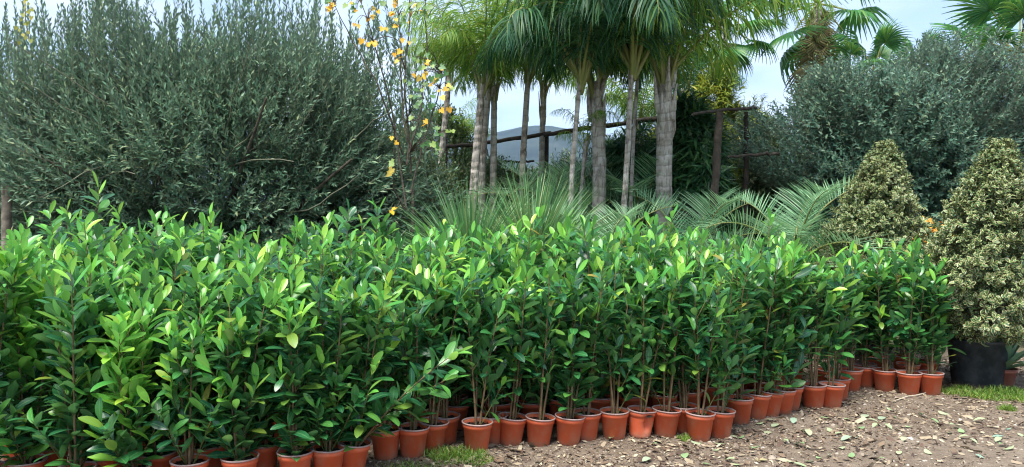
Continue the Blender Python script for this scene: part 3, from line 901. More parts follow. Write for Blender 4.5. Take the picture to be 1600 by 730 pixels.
def cone(label, base, H0, H1, rad, lean, seed, pot):
    g = np.random.default_rng(seed)
    base = np.array(base, float); base[2] = float(gh(base[0], base[1])) - .003
    root = thing('variegated_holly', label, 'shrub', base, group=None)
    pot_big(root, *pot, seed)
    axis = np.array([lean, 0, 0])
    obj('stem', mesh('stem', tparts(np.array([[0, 0, pot[2] * .8], [.01, 0, H0 + .2], [lean * .6, 0, (H0 + H1) / 2], [lean, 0, H1 - .1]]), [.03, .026, .02, .006], 7), M['olive_bark']), root)
    for q in range(6):
        a = q * 1.1
        obj('stem', mesh('stem', tparts(curve((.02 * math.cos(a), .02 * math.sin(a), pot[2] * .85), (math.cos(a) * .5, math.sin(a) * .5, 1), .55, 5, (0, 0, 0), g, .08), np.linspace(.011, .005, 5), 5), M['olive_bark']), root)
    n = 2100
    t_ = g.random(n) ** 1.25
    prof = np.interp(t_, [0, .06, .18, .35, .55, .75, .9, 1.0], np.array([.62, .86, 1.0, .95, .72, .45, .24, .05])) * rad
    a = g.uniform(0, 2 * PI, n)
    rr = prof * (.72 + .30 * g.random(n) ** .6) * (1 + .13 * np.sin(a * 3 + t_ * 9) + .11 * np.sin(a * 7 - t_ * 17 + seed))
    z = H0 + (H1 - H0) * t_
    P = np.stack([rr * np.cos(a), rr * np.sin(a), z], -1) + axis * ((z - H0) / (H1 - H0))[:, None]
    D = np.stack([np.cos(a), np.sin(a), .55 + .9 * t_], -1) + g.normal(size=(n, 3)) * .35
    keep = (np.sin(a * 6 + z * 9 + seed) * np.sin(z * 15 - a * 4) + .35 * g.normal(size=n)) > -.40
    P, D = P[keep], D[keep]; n = len(P)
    Ls = g.uniform(.06, .17, n) * np.where(g.random(n) < .06, 1.9, 1.0)
    parts = shoots(P - nrm(D) * Ls[:, None] * .6, D, Ls, 9, VAR, (.042, .066), (30, 78), (0, 0, -.2), g, twig=.0025)
    obj('crown', mesh('crown', parts, [M['variegated'], M['olive_bark']]), root, kind='stuff')
    # a dark twiggy core keeps the light from passing straight through
    n = 900
    t_ = g.random(n); a = g.uniform(0, 2 * PI, n)
    rr = np.interp(t_, [0, .18, .55, 1], [.6, .72, .5, .03]) * rad * np.sqrt(g.random(n))
    z = H0 + (H1 - H0) * t_ * .95
    P = np.stack([rr * np.cos(a), rr * np.sin(a), z], -1) + axis * ((z - H0) / (H1 - H0))[:, None]
    D = np.stack([np.cos(a), np.sin(a), .3 + 0 * a], -1) + g.normal(size=(n, 3)) * .5
    obj('inner_twigs', mesh('inner_twigs', shoots(P, D, .16, 8, dia4(.33, .3, .3), (.034, .05), (30, 80), (0, 0, 0), g, twig=.003), [M['variegated'], M['olive_bark']]), root, kind='stuff')
    return root


b2 = on_ground(1522, 611); b2[1] += .24
cone('cream and green variegated cone shrub in a big black pot on the grass edge', at(1528, 500, b2[1]), .50, 2.33, .60, .19, 5, (.268, .215, .46))
cone('cream and green variegated cone shrub standing behind the potted laurels', at(1352, 500, 8.6), .52, 2.44, .64, .20, 6, (.26, .21, .45))

# ------------------------------------------------------------------ palms
FROND_L = 2.5


def make_frond(el, Lf, total, npair, lleaf, g, droopy=1.0, stiff=False, wid=.016):
    """feather frond that starts at the origin and arches in the XZ plane; gravity is -Z"""
    n = 14
    pts = [np.zeros(3)]; a = el
    for q in range(n - 1):
        a -= total / (n - 1) * ((.4 + 1.2 * q / (n - 1)) if stiff else 2.2 * (q / (n - 1)) ** 1.2)
        pts.append(pts[-1] + np.array([math.cos(a), 0, math.sin(a)]) * Lf / (n - 1))
    pts = np.array(pts); pts[:, 1] += .05 * Lf * np.sin(np.linspace(0, 2.4, n)) * g.normal() * .6
    parts = tparts(pts, np.interp(np.linspace(0, 1, n), [0, .15, .5, 1], [.034, .022, .012, .003]), 6, 1)
    s = np.repeat(np.linspace((.2 if stiff else .19), .985, npair), 2) + g.normal(size=npair * 2) * .004
    sd_ = np.tile([-1, 1], npair)
    P, D = sample(pts, np.clip(s, 0, 1))
    lat = np.array([0, 1.0, 0]); up = np.cross(np.tile(lat, (len(s), 1)), D) * -1
    ll = lleaf * np.interp(s, [.2, .35, .6, .85, 1], [.6, .95, 1, .75, .35]) * g.uniform(.85, 1.1, len(s))
    tw = g.normal(size=len(s)) * (.42 if not stiff else .08)
    d0 = D * np.interp(s, [0, 1], [.35, .9])[:, None] + lat * (sd_ * .9)[:, None] + up * ((.25 if not stiff else .55) + tw)[:, None]
    d0 = nrm(d0)
    m = 5
    dv = g.uniform(.6, 1.25, len(s))[:, None]
    Vs = np.zeros((len(s), m, 2, 3)); p = P.copy(); d = d0.copy()
    wv = nrm(np.cross(d0, up + 1e-3))
    for q in range(m):
        wq = wid * [.5, 1, .9, .6, .08][q] * (1 + .2 * g.normal(size=len(s)))[:, None]
        Vs[:, q, 0] = p - wv * wq; Vs[:, q, 1] = p + wv * wq
        d = nrm(d + np.array([0, 0, -1.0]) * ((.62 * droopy * dv) if not stiff else .07) + g.normal(size=d.shape) * (.085 if not stiff else .015))
        wv = nrm(wv - d * (wv * d).sum(-1, keepdims=True))
        p = p + d * (ll / (m - 1))[:, None]
    base = (np.arange(len(s)) * m * 2)[:, None, None]; i_ = (np.arange(m - 1) * 2)[None, :, None]
    Fc = (base + i_ + np.array([0, 1, 3, 2])[None, None]).reshape(-1, 4)
    parts.append((Vs.reshape(-1, 3), Fc, 0))
    return parts


g = np.random.default_rng(51)
FR = {}
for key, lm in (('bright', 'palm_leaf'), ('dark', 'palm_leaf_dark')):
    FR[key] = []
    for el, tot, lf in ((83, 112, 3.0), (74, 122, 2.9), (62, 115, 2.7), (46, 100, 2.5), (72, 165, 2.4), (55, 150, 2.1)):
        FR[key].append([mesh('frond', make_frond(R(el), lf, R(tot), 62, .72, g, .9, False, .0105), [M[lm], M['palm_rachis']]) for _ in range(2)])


def palm_trunk(pts, r0, r1, g, rings=46, boots=True):
    f = np.linspace(0, 1, rings)
    P = np.stack([np.interp(f, np.linspace(0, 1, len(pts)), np.array(pts)[:, q]) for q in range(3)], -1)
    rr = np.interp(f, [0, .06, .7, .9, 1], [r0 * 1.25, r0, (r0 + r1) / 2 * 1.02, r1 * 1.05, r1 * .6])
    rr = rr * (1 + .015 * np.sin(np.arange(rings) * 2.1) + .008 * g.normal(size=rings))
    return tparts(P, rr, 18, 0, wob=.03, g=g)


FLAP = [mesh('bark_flap', [(v, f, 0)], M['palm_trunk']) for v, f, u in (blade([0, .3, .6, .85, 1], [.16, .2, .15, .08, .01], .5, -.25, .3), blade([0, .3, .6, .85, 1], [.12, .16, .14, .06, .01], .6, -.12, -.4))]


def queen(label, foot, head, r, g, key='bright', n=15, scale=1.0, els=None, boots=6, spin=0, flaps=3):
    """feather palm: foot and head are world points"""
    foot = np.array(foot, float); foot[2] = 0; r *= .8; head = np.array(head, float)
    root = thing('queen_palm', label, 'palm', foot)
    h = head - foot
    mid = [np.array([0, 0, -.05]), h * .33 + np.array([h[0] * .03, 0, 0]), h * .66 + g.normal(size=3) * .02, h]
    mid = [m_ * np.array([1, 1, 1]) for m_ in mid]
    obj('trunk', mesh('trunk', palm_trunk(mid, r, r * .82, g), M['palm_trunk']), root)
    for q in range(boots):                      # old leaf bases clasping the top of the trunk
        a = q * GOLD; zz = 1 - .024 * (q + 1)
        c_ = h * zz; e = r * .95
        o_ = np.array([math.cos(a), math.sin(a), 0])
        pts = np.array([c_ + o_ * e * .85 - np.array([0, 0, .14]), c_ + o_ * e * 1.06, c_ + o_ * (e * 1.2) + np.array([0, 0, .15]), c_ + o_ * (e * 1.5) + np.array([0, 0, .30 + .2 * g.random()])])
        obj('leaf_base', mesh('leaf_base', tparts(pts, np.array([.03, .045, .03, .008]) * r / .12, 7, wob=.08, g=g), M['palm_trunk']), root)
    for q in range(flaps):                      # peeling strips of bark
        a = g.uniform(0, 6.28); c_ = h * g.uniform(.45, .96); o_ = np.array([math.cos(a), math.sin(a), 0])
        d_ = np.array([[g.normal() * .15, g.normal() * .15, 1 if g.random() < .6 else -1.0]]) + o_ * .12
        obj('bark_flap', FLAP[q % 2], root, frames((c_ + o_ * r * .93)[None], d_, -o_[None], g.uniform(.16, .34) * (.5 + r * 5))[0])
    els = els or [0, 2, 1, 3, 1, 4, 2, 0, 5, 1, 3, 2, 4, 0, 1, 2]
    for q in range(n):
        a = spin + q * GOLD + g.normal() * .15
        ei = els[q % len(els)]
        s = scale * g.uniform(.88, 1.08)
        mt = Matrix.Translation(Vector(h + np.array([math.cos(a), math.sin(a), 0]) * r * .4 - np.array([0, 0, .32 * ((q * 5) % n) / n]))) @ Matrix.Rotation(a, 4, 'Z') @ Matrix.Scale(s, 4)
        obj('frond', FR[key][ei][q % 2], root, mt)
    return root


g = np.random.default_rng(61)
queen('stout grey ringed palm trunk with peeling leaf bases beside the dark leaning post', at(1036, 400, 10.3), at(1040, 112, 10.3), .145, g, n=12, boots=9, spin=.5, flaps=14)
queen('palm with a rough grey trunk in front of the log rail, between slim dark stems', at(938, 400, 10.6), at(931, 128, 10.7), .125, g, n=12, boots=9, scale=.95, flaps=16)
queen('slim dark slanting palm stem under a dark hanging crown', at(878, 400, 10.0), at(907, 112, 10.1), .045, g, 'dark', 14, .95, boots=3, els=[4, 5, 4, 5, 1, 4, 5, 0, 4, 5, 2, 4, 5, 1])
queen('thick clustered palm, front leaning trunk of three under the yellow-green skirt', at(722, 400, 11.4), at(754, 132, 11.6), .085, g, n=10, scale=.8, boots=3, flaps=8)
queen('straight middle trunk of the three clustered palms', at(746, 400, 11.9), at(764, 128, 11.9), .075, g, n=8, scale=.66, boots=3, spin=1)
queen('right trunk of the three clustered palms with split pale bark', at(766, 400, 12.1), at(772, 135, 12.0), .07, g, n=7, scale=.66, boots=4, spin=2)
queen('pale smooth slender palm trunk standing alone in front of the log rail', at(806, 400, 12.0), at(826, 105, 12.0), .065, g, n=9, scale=.85, boots=3, flaps=6)
queen('slender palm with brown flaring leaf bases against the open sky', at(842, 400, 13.0), at(849, 132, 13.0), .065, g, n=9, scale=.8, boots=7, flaps=6)
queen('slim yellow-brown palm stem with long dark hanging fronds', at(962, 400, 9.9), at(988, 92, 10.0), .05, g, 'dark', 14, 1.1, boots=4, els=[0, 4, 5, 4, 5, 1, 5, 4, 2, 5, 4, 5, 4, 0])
queen('thin reddish palm stem between the slanting stem and the rough trunk', at(890, 400, 10.7), at(916, 215, 10.8), .033, g, 'bright', 6, .33, boots=2)
queen('thin brown palm stem crossing behind the yellow-brown one', at(975, 400, 10.4), at(1000, 60, 10.8), .035, g, 'dark', 9, .8, boots=2)
queen('leaning dead-looking palm trunk behind the yellow-leaved branches', at(668, 400, 12.6), at(703, 110, 13.0), .07, g, 'bright', 8, .6, boots=3)

queen('short feathery light green palm behind the leaning dead-looking trunk', at(712, 400, 14.6), at(712, 215, 14.6), .06, g, 'bright', 12, .42, boots=3)
queen('feathery green palm standing behind the fence between rough and ringed trunks', at(996, 400, 14.0), at(996, 190, 14.0), .07, g, 'bright', 13, .62, boots=3)
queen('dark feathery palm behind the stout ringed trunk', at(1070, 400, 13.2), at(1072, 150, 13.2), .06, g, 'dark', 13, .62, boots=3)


def fan_leaf(g, Lp=.9, Rb=.75, seg=26, spread=R(250), droop=.5, mi=0, cup=.2):
    """petiole along +X then a fan of pleated segments"""
    pet = np.stack([np.linspace(0, Lp, 7), np.zeros(7), -.10 * Lp * np.linspace(0, 1, 7) ** 2], -1)
    parts = tparts(pet, np.linspace(.022, .012, 7), 6, 1)
    c = pet[-1]
    an = np.linspace(-spread / 2, spread / 2, seg)
    V, Fc = [], []
    for a in an:
        lg = Rb * (1 - .28 * (abs(a) / (spread / 2)) ** 2) * g.uniform(.93, 1.05)
        d = np.array([math.cos(a), math.sin(a), cup * math.cos(a)]); sdv = np.array([-math.sin(a), math.cos(a), 0])
        b0 = len(V); p = c.copy()
        for q, (t_, w_) in enumerate(((0, .004), (.3, .5 * spread / seg * .3 * 1.05), (.55, .5 * spread / seg * .5), (.8, .016), (1.0, .003))):
            z = -droop * max(0, t_ - .4) ** 1.5 * lg * 1.8
            pp = c + d * lg * t_ * (1 - .25 * droop * max(0, t_ - .4)) + np.array([0, 0, z])
            w_ = w_ * Rb
            V += [pp - sdv * w_ + np.array([0, 0, -.015 * (q > 0)]), pp + np.array([0, 0, .012 * (q in (1, 2))]), pp + sdv * w_ + np.array([0, 0, -.015 * (q > 0)])]
            if q: 
                k = b0 + 3 * q
                Fc += [(k - 3, k - 2, k + 1, k), (k - 2, k - 1, k + 2, k + 1)]
    parts.append((np.array(V), np.array(Fc), mi))
    return parts


g = np.random.default_rng(71)
FAN = [mesh('fan_leaf', fan_leaf(g, .95, .8, 28, R(255), dr), [M['fan'], M['palm_rachis']]) for dr in (.3, .55, .8)]
FAND = [mesh('dead_fan_leaf', fan_leaf(g, .35, .75, 22, R(150), dr), [M['fan_dead'], M['palm_rachis']]) for dr in (.6, .9)]


def fan_palm(label, foot, head, r, g, n=22, scale=1.0, skirt=0, low=-35):
    foot = np.array(foot, float); foot[2] = 0
    root = thing('fan_palm', label, 'palm', foot)
    h = np.array(head) - foot
    obj('trunk', mesh('trunk', palm_trunk([np.array([0, 0, -.05]), h * .5, h], r, r * .8, g), M['palm_trunk']), root)
    for q in range(n):
        el = R(80 - (80 - low) * (q / n) ** .9); a = q * GOLD
        mt = Matrix.Translation(Vector(h)) @ Matrix.Rotation(a, 4, 'Z') @ Matrix.Rotation(-el, 4, 'Y') @ Matrix.Rotation(g.normal() * .2, 4, 'X') @ Matrix.Scale(scale * g.uniform(.85, 1.1), 4)
        obj('fan_leaf', FAN[q % 3], root, mt)
    for q in range(skirt):
        f = q / max(1, skirt); a = q * GOLD
        mt = Matrix.Translation(Vector(h * (1 - .0) - np.array([0, 0, -.15 + 1.35 * f]))) @ Matrix.Rotation(a, 4, 'Z') @ Matrix.Rotation(R(78 - 26 * f + 22 * g.random()), 4, 'Y') @ Matrix.Rotation(g.normal() * .5, 4, 'X') @ Matrix.Scale(scale * (.6 + .65 * f), 4)
        obj('dead_leaf', FAND[q % 2], root, mt)
    return root


fan_palm('tall fan palm with a tapering skirt of dead brown leaves above the olive tree', at(1268, 360, 15.5), at(1278, 6, 15.5), .14, g, 15, 1.05, 26, low=-62)
fan_palm('dark fan palm with drooping blades behind the yellow-green bamboo', at(1128, 360, 15.5), at(1130, 42, 15.5), .13, g, 18, .8, 6, low=-60)
fan_palm('deep green fan palm with broad blades behind the right-hand end of the olive tree', at(1592, 360, 13.5), at(1592, 84, 13.5), .16, g, 24, 1.0, 0, low=-40)
fan_palm('small fan palm peeping over the crest of the olive tree', at(1362, 360, 14.5), at(1366, 112, 14.5), .07, g, 9, .6, 0, low=-10)
fan_palm('thin ragged fan palm top with bare spikes above the olive tree', at(1440, 360, 15), at(1440, 112, 15.0), .08, g, 11, .5, 4, low=-10)

# blue feather palms
FB = [mesh('blue_frond', make_frond(R(el), 1.5, R(tt), 34, .52, g, .2, True, .0075), [M['blue_palm'], M['palm_rachis']]) for el, tt in ((75, 70), (58, 85), (40, 80), (20, 60))]


def blue_palm(label, c, g, n=14, scale=1.0, hgt=.5):
    c = np.array(c, float); c[2] = 0
    root = thing('blue_palm', label, 'palm', c)
    obj('trunk', mesh('trunk', palm_trunk([np.array([0, 0, -.05]), np.array([0, 0, hgt * .5]), np.array([0, 0, hgt])], .15, .13, g, 20), M['palm_trunk']), root)
    for q in range(n):
        mt = Matrix.Translation((0, 0, hgt)) @ Matrix.Rotation(q * GOLD + g.normal() * .1, 4, 'Z') @ Matrix.Scale(scale * g.uniform(.9, 1.1), 4)
        obj('frond', FB[min(3, int(q / n * 4))], root, mt)
    return root


blue_palm('pale blue-green feather palm with arching stiff fronds between post and variegated cone', at(1238, 380, 8.9), g, 16, .9, 1.0)
blue_palm('blue-green palm with stiff fronds spreading at the foot of the rough palm trunk', at(940, 380, 9.0), g, 14, .85, .85)
blue_palm('blue-green palm partly hidden behind the slanting palm stem', at(862, 380, 11.6), g, 15, 1.0, 1.35)
blue_palm('blue-green palm in the shade between rough trunk and stout ringed trunk', at(1000, 380, 11.2), g, 15, 1.05, 1.35)
blue_palm('dark-shaded blue-green palm at the foot of the leaning post', at(1085, 380, 9.6), g, 13, .9, .9)


def sotol(label, c, g, n=420, Lb=1.15, hgt=.75):
    c = np.array(c, float); c[2] = 0
    root = thing('sotol', label, 'plant', c)
    obj('trunk', mesh('trunk', palm_trunk([np.array([0, 0, -.05]), np.array([0, 0, hgt * .5]), np.array([0, 0, hgt])], .13, .12, g, 16), M['olive_bark']), root)
    d = nrm(np.stack([g.normal(size=n), g.normal(size=n), np.abs(g.normal(size=n)) * 1.15 + .05], -1))
    ll = Lb * g.uniform(.75, 1.1, n); m = 6
    Vs = np.zeros((n, m, 2, 3)); p = d * .05 + np.array([0, 0, hgt]); dd = d.copy()
    wv = nrm(np.cross(d, np.array([0, 0, 1.0]) + g.normal(size=(n, 3)) * .3))
    for q in range(m):
        wq = .0105 * [1.2, 1, .85, .65, .4, .08][q]
        Vs[:, q, 0] = p - wv * wq; Vs[:, q, 1] = p + wv * wq
        dd = nrm(dd + np.array([0, 0, -.07]) + g.normal(size=dd.shape) * .02); p = p + dd * (ll / (m - 1))[:, None]
    base = (np.arange(n) * m * 2)[:, None, None]; i_ = (np.arange(m - 1) * 2)[None, :, None]
    obj('blades', mesh('blades', [(Vs.reshape(-1, 3), (base + i_ + np.array([0, 1, 3, 2])[None, None]).reshape(-1, 4), 0)], M['sotol']), root, kind='stuff')
    return root


sotol('spiky blue-green sotol fountain of narrow blades below the clustered palms', at(735, 380, 7.8), g, 900, 1.0, .98)
sotol('spiky sotol with the tallest upright blades beside the pale slender palm', at(832, 380, 8.0), g, 1000, 1.08, 1.03)
sotol('loose pale sotol tuft at the foot of the dark leaning post', at(1150, 390, 8.4), g, 130, 1.0, .7)
sotol('thin grey-green sotol tuft between rough trunk and stout ringed trunk', at(1000, 390, 8.6), g, 150, .95, .7)

# ------------------------------------------------------------------ log fence
g = np.random.default_rng(81)
fence = thing('log_fence', 'weathered log rail fence running behind the palm trunks', 'fence', (at(1122, 360, 12.2)[0], 12.2, 0))
fo = np.array(fence.location)


def log(name, pix, Z, r0, r1, mat='wood'):
    pts = np.array([at(x, y, z) for (x, y), z in zip(pix, np.linspace(Z[0], Z[1], len(pix)))]) - fo
    f = np.linspace(0, 1, 22)
    P = np.stack([np.interp(f, np.linspace(0, 1, len(pts)), pts[:, q]) for q in range(3)], -1) + g.normal(size=(22, 3)) * .006
    o_ = obj(name, mesh(name, tparts(P, np.linspace(r0, r1, 22) * (1 + .07 * g.normal(size=22)), 10, wob=.05, g=g), M[mat]), fence)
    return o_


log('rail', [(636, 236), (700, 229), (742, 226), (800, 217), (860, 209)], (13.1, 13.0), .030, .038)
log('rail', [(850, 211), (900, 203), (950, 196), (1030, 185)], (12.9, 12.6), .036, .045)
log('rail', [(760, 251), (812, 253), (835, 252)], (13.2, 13.1), .018, .02)
log('rail', [(738, 270), (800, 268)], (13.2, 13.2), .016, .016)
for x, Z in ((693, 13.15), (852, 13.0), (1010, 12.75)):
    q = at(x, 222, Z) - fo
    P = np.array([[q[0], q[1] + .09, -.1], [q[0] + .02, q[1] + .09, q[2] * .5], [q[0] + .03, q[1] + .09, q[2] + .12]])
    obj('post', mesh('post', tparts(np.stack([np.interp(np.linspace(0, 1, 12), [0, .5, 1], P[:, k]) for k in range(3)], -1), .036, 9, wob=.06, g=g), M['wood']), fence)
gate = thing('post_frame', 'dark leaning post and crossbar frame beside the stout ringed palm', 'fence', (at(1113, 400, 9.9)[0], 9.9, 0))
fence = gate; fo = np.array(gate.location)
gr = on_ground(1113, 560)
log('post', [(1110, 532), (1112, 400), (1117, 300), (1124, 176)], (9.9, 9.9), .066, .048)
log('post', [(1164, 532), (1165, 300), (1166, 176)], (10.9, 10.9), .045, .034)
log('rail', [(1082, 178), (1124, 173), (1182, 168)], (9.85, 10.95), .02, .024)
log('rail', [(1136, 246), (1175, 242), (1218, 240)], (10.2, 10.4), .018, .022)
log('rail', [(1046, 338), (1085, 337), (1116, 338)], (10.05, 10.02), .045, .05)

# ------------------------------------------------------------------ bamboo, strap leaves, scrub, far trees
g = np.random.default_rng(91)
LN = [dia4(.078, .3, d_) for d_ in (.3, .6)]
leafy('bamboo_clump', 'yellow-green feathery bamboo clump behind the dark leaning post', 'bamboo', at(1105, 360, 12.5), (1.0, .6, 1.3), 2.95, 1100, 16, LN, (.10, .22), [M['bamboo'], M['palm_rachis']], g, (.5, .95), lumpy=.3, stems=9, upw=.9, stem_r=.02, droop=.8, al=(20, 65))
leafy('dracaena', 'dark green strap-leaved clump between the stout palm and the leaning post', 'plant', at(1082, 360, 10.8), (.40, .35, 1.2), 2.1, 620, 16, LN, (.2, .42), [M['strap'], M['palm_rachis']], g, (.2, .4), stems=6, upw=.6, stem_r=.02, droop=.3, al=(25, 80))
leafy('bamboo_clump', 'light green bamboo spray between bamboo clump and olive tree', 'bamboo', at(1176, 360, 12.3), (.6, .4, 1.2), 2.4, 800, 14, LN, (.08, .16), [M['scrub'], M['palm_rachis']], g, (.3, .5), stems=6, upw=.9, stem_r=.015, droop=.6)
leafy('strap_shrub', 'dark strap-leaved shrub in front of the fence between rough and stout trunks', 'shrub', at(985, 360, 12.0), (.6, .4, 1.0), 2.1, 480, 14, LN, (.12, .28), [M['palm_leaf_dark'], M['palm_rachis']], g, (.25, .5), stems=5, upw=.6, droop=.6)
SM = [simple(.2, .2), simple(.24, -.1)]
leafy('scrub_bush', 'dry grey-green scrub between the big bush and the clustered palms', 'bush', at(640, 360, 9.9), (.8, .6, 1.15), 1.35, 1700, 14, SM, (.035, .065), [M['scrub'], M['twig']], g, (.25, .5), upw=.5, stem_r=.02)
leafy('scrub_bush', 'brownish scrub around the foot of the three clustered palms', 'bush', at(725, 360, 12.6), (1.4, .6, 1.2), 1.5, 2000, 14, SM, (.04, .08), [M['scrub'], M['twig']], g, (.3, .6), upw=.9, stem_r=.02)
leafy('scrub_bush', 'low dark leafy shrub under the yellow-leaved branches', 'bush', at(612, 360, 8.4), (.6, .4, .5), .95, 420, 14, LN, (.09, .18), [M['strap'], M['twig']], g, (.2, .4), upw=.9, stem_r=.02)
leafy('scrub_bush', 'dark green bush filling the gap behind the dark leaning post', 'bush', at(1130, 360, 12.4), (1.4, .7, 1.1), 1.5, 1000, 14, LN, (.08, .16), [M['scrub_dark'], M['twig']], g, (.25, .5), upw=.6)
leafy('scrub_bush', 'dark green bush behind the rough palm trunk', 'bush', at(945, 360, 13.6), (1.3, .7, 1.25), 1.7, 1200, 14, LN, (.09, .18), [M['scrub_dark'], M['twig']], g, (.25, .5), upw=.6)
leafy('scrub_bush', 'green bush behind the pale slender palm trunk, below the far hill', 'bush', at(815, 360, 14.2), (1.4, .7, 1.05), 1.5, 1500, 14, SM, (.05, .10), [M['scrub'], M['twig']], g, (.25, .5), upw=.6)
leafy('scrub_bush', 'mixed green thicket behind the fence between pale palm and rough palm', 'bush', at(885, 360, 15.6), (1.5, .7, 1.2), 1.7, 1100, 14, LN, (.10, .2), [M['scrub'], M['twig']], g, (.3, .6), upw=.7)
leafy('scrub_bush', 'green thicket behind the fence between rough and ringed palm trunks', 'bush', at(1010, 360, 14.6), (1.2, .7, 1.5), 2.1, 1200, 14, LN, (.10, .2), [M['scrub'], M['twig']], g, (.3, .6), upw=.7)
leafy('scrub_bush', 'fresh green bush behind the fence post near the yellow-leaved branches', 'bush', at(672, 360, 14.5), (1.3, .8, 1.7), 2.2, 1500, 14, SM, (.05, .10), [M['scrub'], M['twig']], g, (.25, .5), upw=.6)
leafy('scrub_bush', 'pale green weedy bush beside the stake at the end of the big bush', 'bush', at(20, 360, 8.3), (.7, .4, .55), .85, 420, 14, SM, (.03, .06), [M['scrub'], M['twig']], g, (.2, .4), upw=.6)
leafy('scrub_bush', 'dark bush low behind the two cream-variegated cones', 'bush', at(1440, 360, 12.6), (2.6, .7, 1.6), 2.0, 1600, 14, SM, (.09, .15), [M['scrub_dark'], M['twig']], g, (.25, .45), upw=.6)
leafy('scrub_bush', 'dark bush closing the view beyond the right-hand variegated cone', 'bush', at(1640, 360, 10.0), (1.0, .8, 1.0), 1.3, 800, 14, SM, (.04, .07), [M['scrub_dark'], M['twig']], g, (.25, .45), upw=.6)
TR = [simple(.4, .1)]
for k, (x, Z, h, lab) in enumerate(((560, 34, 4.2, 'distant green tree beyond the fence, behind the big bush edge'), (770, 52, 4.6, 'small distant tree below the far hill beside the clustered palms'),
                                     (905, 46, 4.3, 'distant round tree below the far hill behind the rough palm'), (1060, 38, 5.6, 'distant tree behind the bamboo clump'),
                                     (1230, 40, 6.0, 'distant tree behind the tall skirted fan palm'), (1420, 44, 5.5, 'distant tree hidden behind the olive tree'), (-40, 36, 6.0, 'distant tree beyond the end of the big bush'))):
    leafy('distant_tree', lab, 'tree', at(x, 360, Z), (3.6, 2.2, h * .42), h * .6, 420, 16, TR, (.16, .3), [M['scrub_dark'] if k % 2 else M['scrub'], M['twig']], g, (.6, 1.1), stems=1, stem_r=.16, upw=.4)

# ------------------------------------------------------------------ yellow-leaved sapling
g = np.random.default_rng(101)
lobed = []
for k in range(2):
    ang = np.array([-90, -62, -40, -12, 14, 38, 62, 90, 118, 142, 166, 192, 220, 242]) * PI / 180
    rad_ = np.array([.10, .34, .42, .30, .50, .32, .44, .60, .44, .32, .50, .30, .42, .34]) * (1 + .06 * g.normal(size=14))
    V = np.stack([rad_ * np.cos(ang), .38 + rad_ * np.sin(ang), .10 * np.abs(np.cos(ang)) * rad_ - .10 * (k + 1) * np.sin(ang) * rad_], -1)
    V = np.vstack([[[0, .38, -.02]], V])
    tri = np.array([(0, 1 + q, 1 + (q + 1) % 14) for q in range(14)])
    lobed.append((V, tri))
LOB = {c_: [mesh('lobed_leaf', [(v, f, 0)], M[c_]) for v, f in lobed] for c_ in ('yellow_leaf', 'poplar', 'creeper')}
sap_c = at(640, 360, 8.6); sap_c[2] = 0
sap = thing('tulip_sapling', 'slender sapling with scattered yellow and green lobed leaves beside the big bush', 'tree', sap_c)
obj('trunk', mesh('trunk', tparts(curve((0, 0, -.05), (.02, .02, 1), 2.0, 8, (0, 0, 0), g, .03), np.linspace(.03, .02, 8), 7), M['olive_bark']), sap)
whips = [[(634, 330), (618, 200), (600, 120), (570, 20), (560, -30)], [(640, 260), (628, 140), (626, 60), (620, -20)], [(642, 270), (632, 120), (640, 20), (642, -30)], [(640, 300), (668, 200), (690, 130), (684, 95)],
         [(636, 330), (617, 300), (614, 230), (640, 180)], [(640, 240), (660, 160), (668, 60), (664, -20)], [(630, 240), (590, 130), (548, 60), (515, -10)]]
wpts = []
for wpx in whips:
    P = np.array([at(x, y, 8.3 + .15 * math.sin(x)) for x, y in wpx]) - sap_c
    f = np.linspace(0, 1, 12)
    P = np.stack([np.interp(f, np.linspace(0, 1, len(P)), P[:, q]) for q in range(3)], -1) + g.normal(size=(12, 3)) * .008
    wpts.append(P)
    obj('branch', mesh('branch', tparts(P, np.linspace(.012, .003, 12), 5), M['olive_bark']), sap)
wpts = np.concatenate(wpts); stalks = []
yl = [(612, 215), (616, 326), (612, 265), (666, 114), (672, 133), (697, 139), (691, 152), (690, 172), (665, 189), (617, 8), (618, 30), (626, 90), (591, 18), (585, 68), (566, 64), (578, 68), (513, 12), (640, 34), (667, 100), (625, 80), (629, 62), (604, 45), (560, 40), (648, 8), (520, 8), (612, 20), (655, 122), (683, 120), (556, 16), (575, 30)]
gl = [(540, 8), (553, 6), (565, 10), (647, 62), (641, 15), (650, 25), (634, 5), (655, 8), (660, 20), (630, 32), (668, 30), (678, 100), (690, 105), (663, 105), (653, 95), (674, 122), (682, 125), (660, 140), (676, 150), (664, 170), (650, 165), (612, 252), (668, 85), (655, 80), (648, 110), (640, 130), (690, 118), (700, 128), (655, 150), (642, 150), (672, 165), (680, 200), (668, 215), (655, 210), (690, 210), (700, 205), (676, 225), (660, 228), (684, 232), (646, 200), (515, 2), (600, 5)]
for lst, key in ((yl, 'yellow_leaf'), (gl, 'poplar')):
    for x, y in lst:
        for rep in range(2):
            p = at(x + g.normal() * 6 * rep, y + g.normal() * 7 * rep, 7.55 + .25 * g.random() if y > 60 else 8.2) - sap_c
            d = np.array([[g.normal() * .6, -.5, -.7 + g.normal() * .4]]); nn = np.array([[g.normal() * .5, -1, .6]])
            sz = g.uniform(.055, .09)
            mt = frames(p[None] - nrm(d) * sz * .4, d, nn, sz)[0]
            obj('leaf', LOB[key][int(g.integers(2))], sap, mt)
            w0 = wpts[np.argmin(np.linalg.norm(wpts - p, axis=1))]; e_ = mt[:3, 3]
            tt = np.linspace(0, 1, 5)[:, None]
            stalks += tparts(w0 + (e_ - w0) * tt + np.array([0, 0, .06]) * np.sin(tt * PI), np.linspace(.004, .0018, 5), 4, 0, cap=False)
obj('leaf_stalks', mesh('leaf_stalks', stalks, M['olive_bark']), sap, kind='stuff')
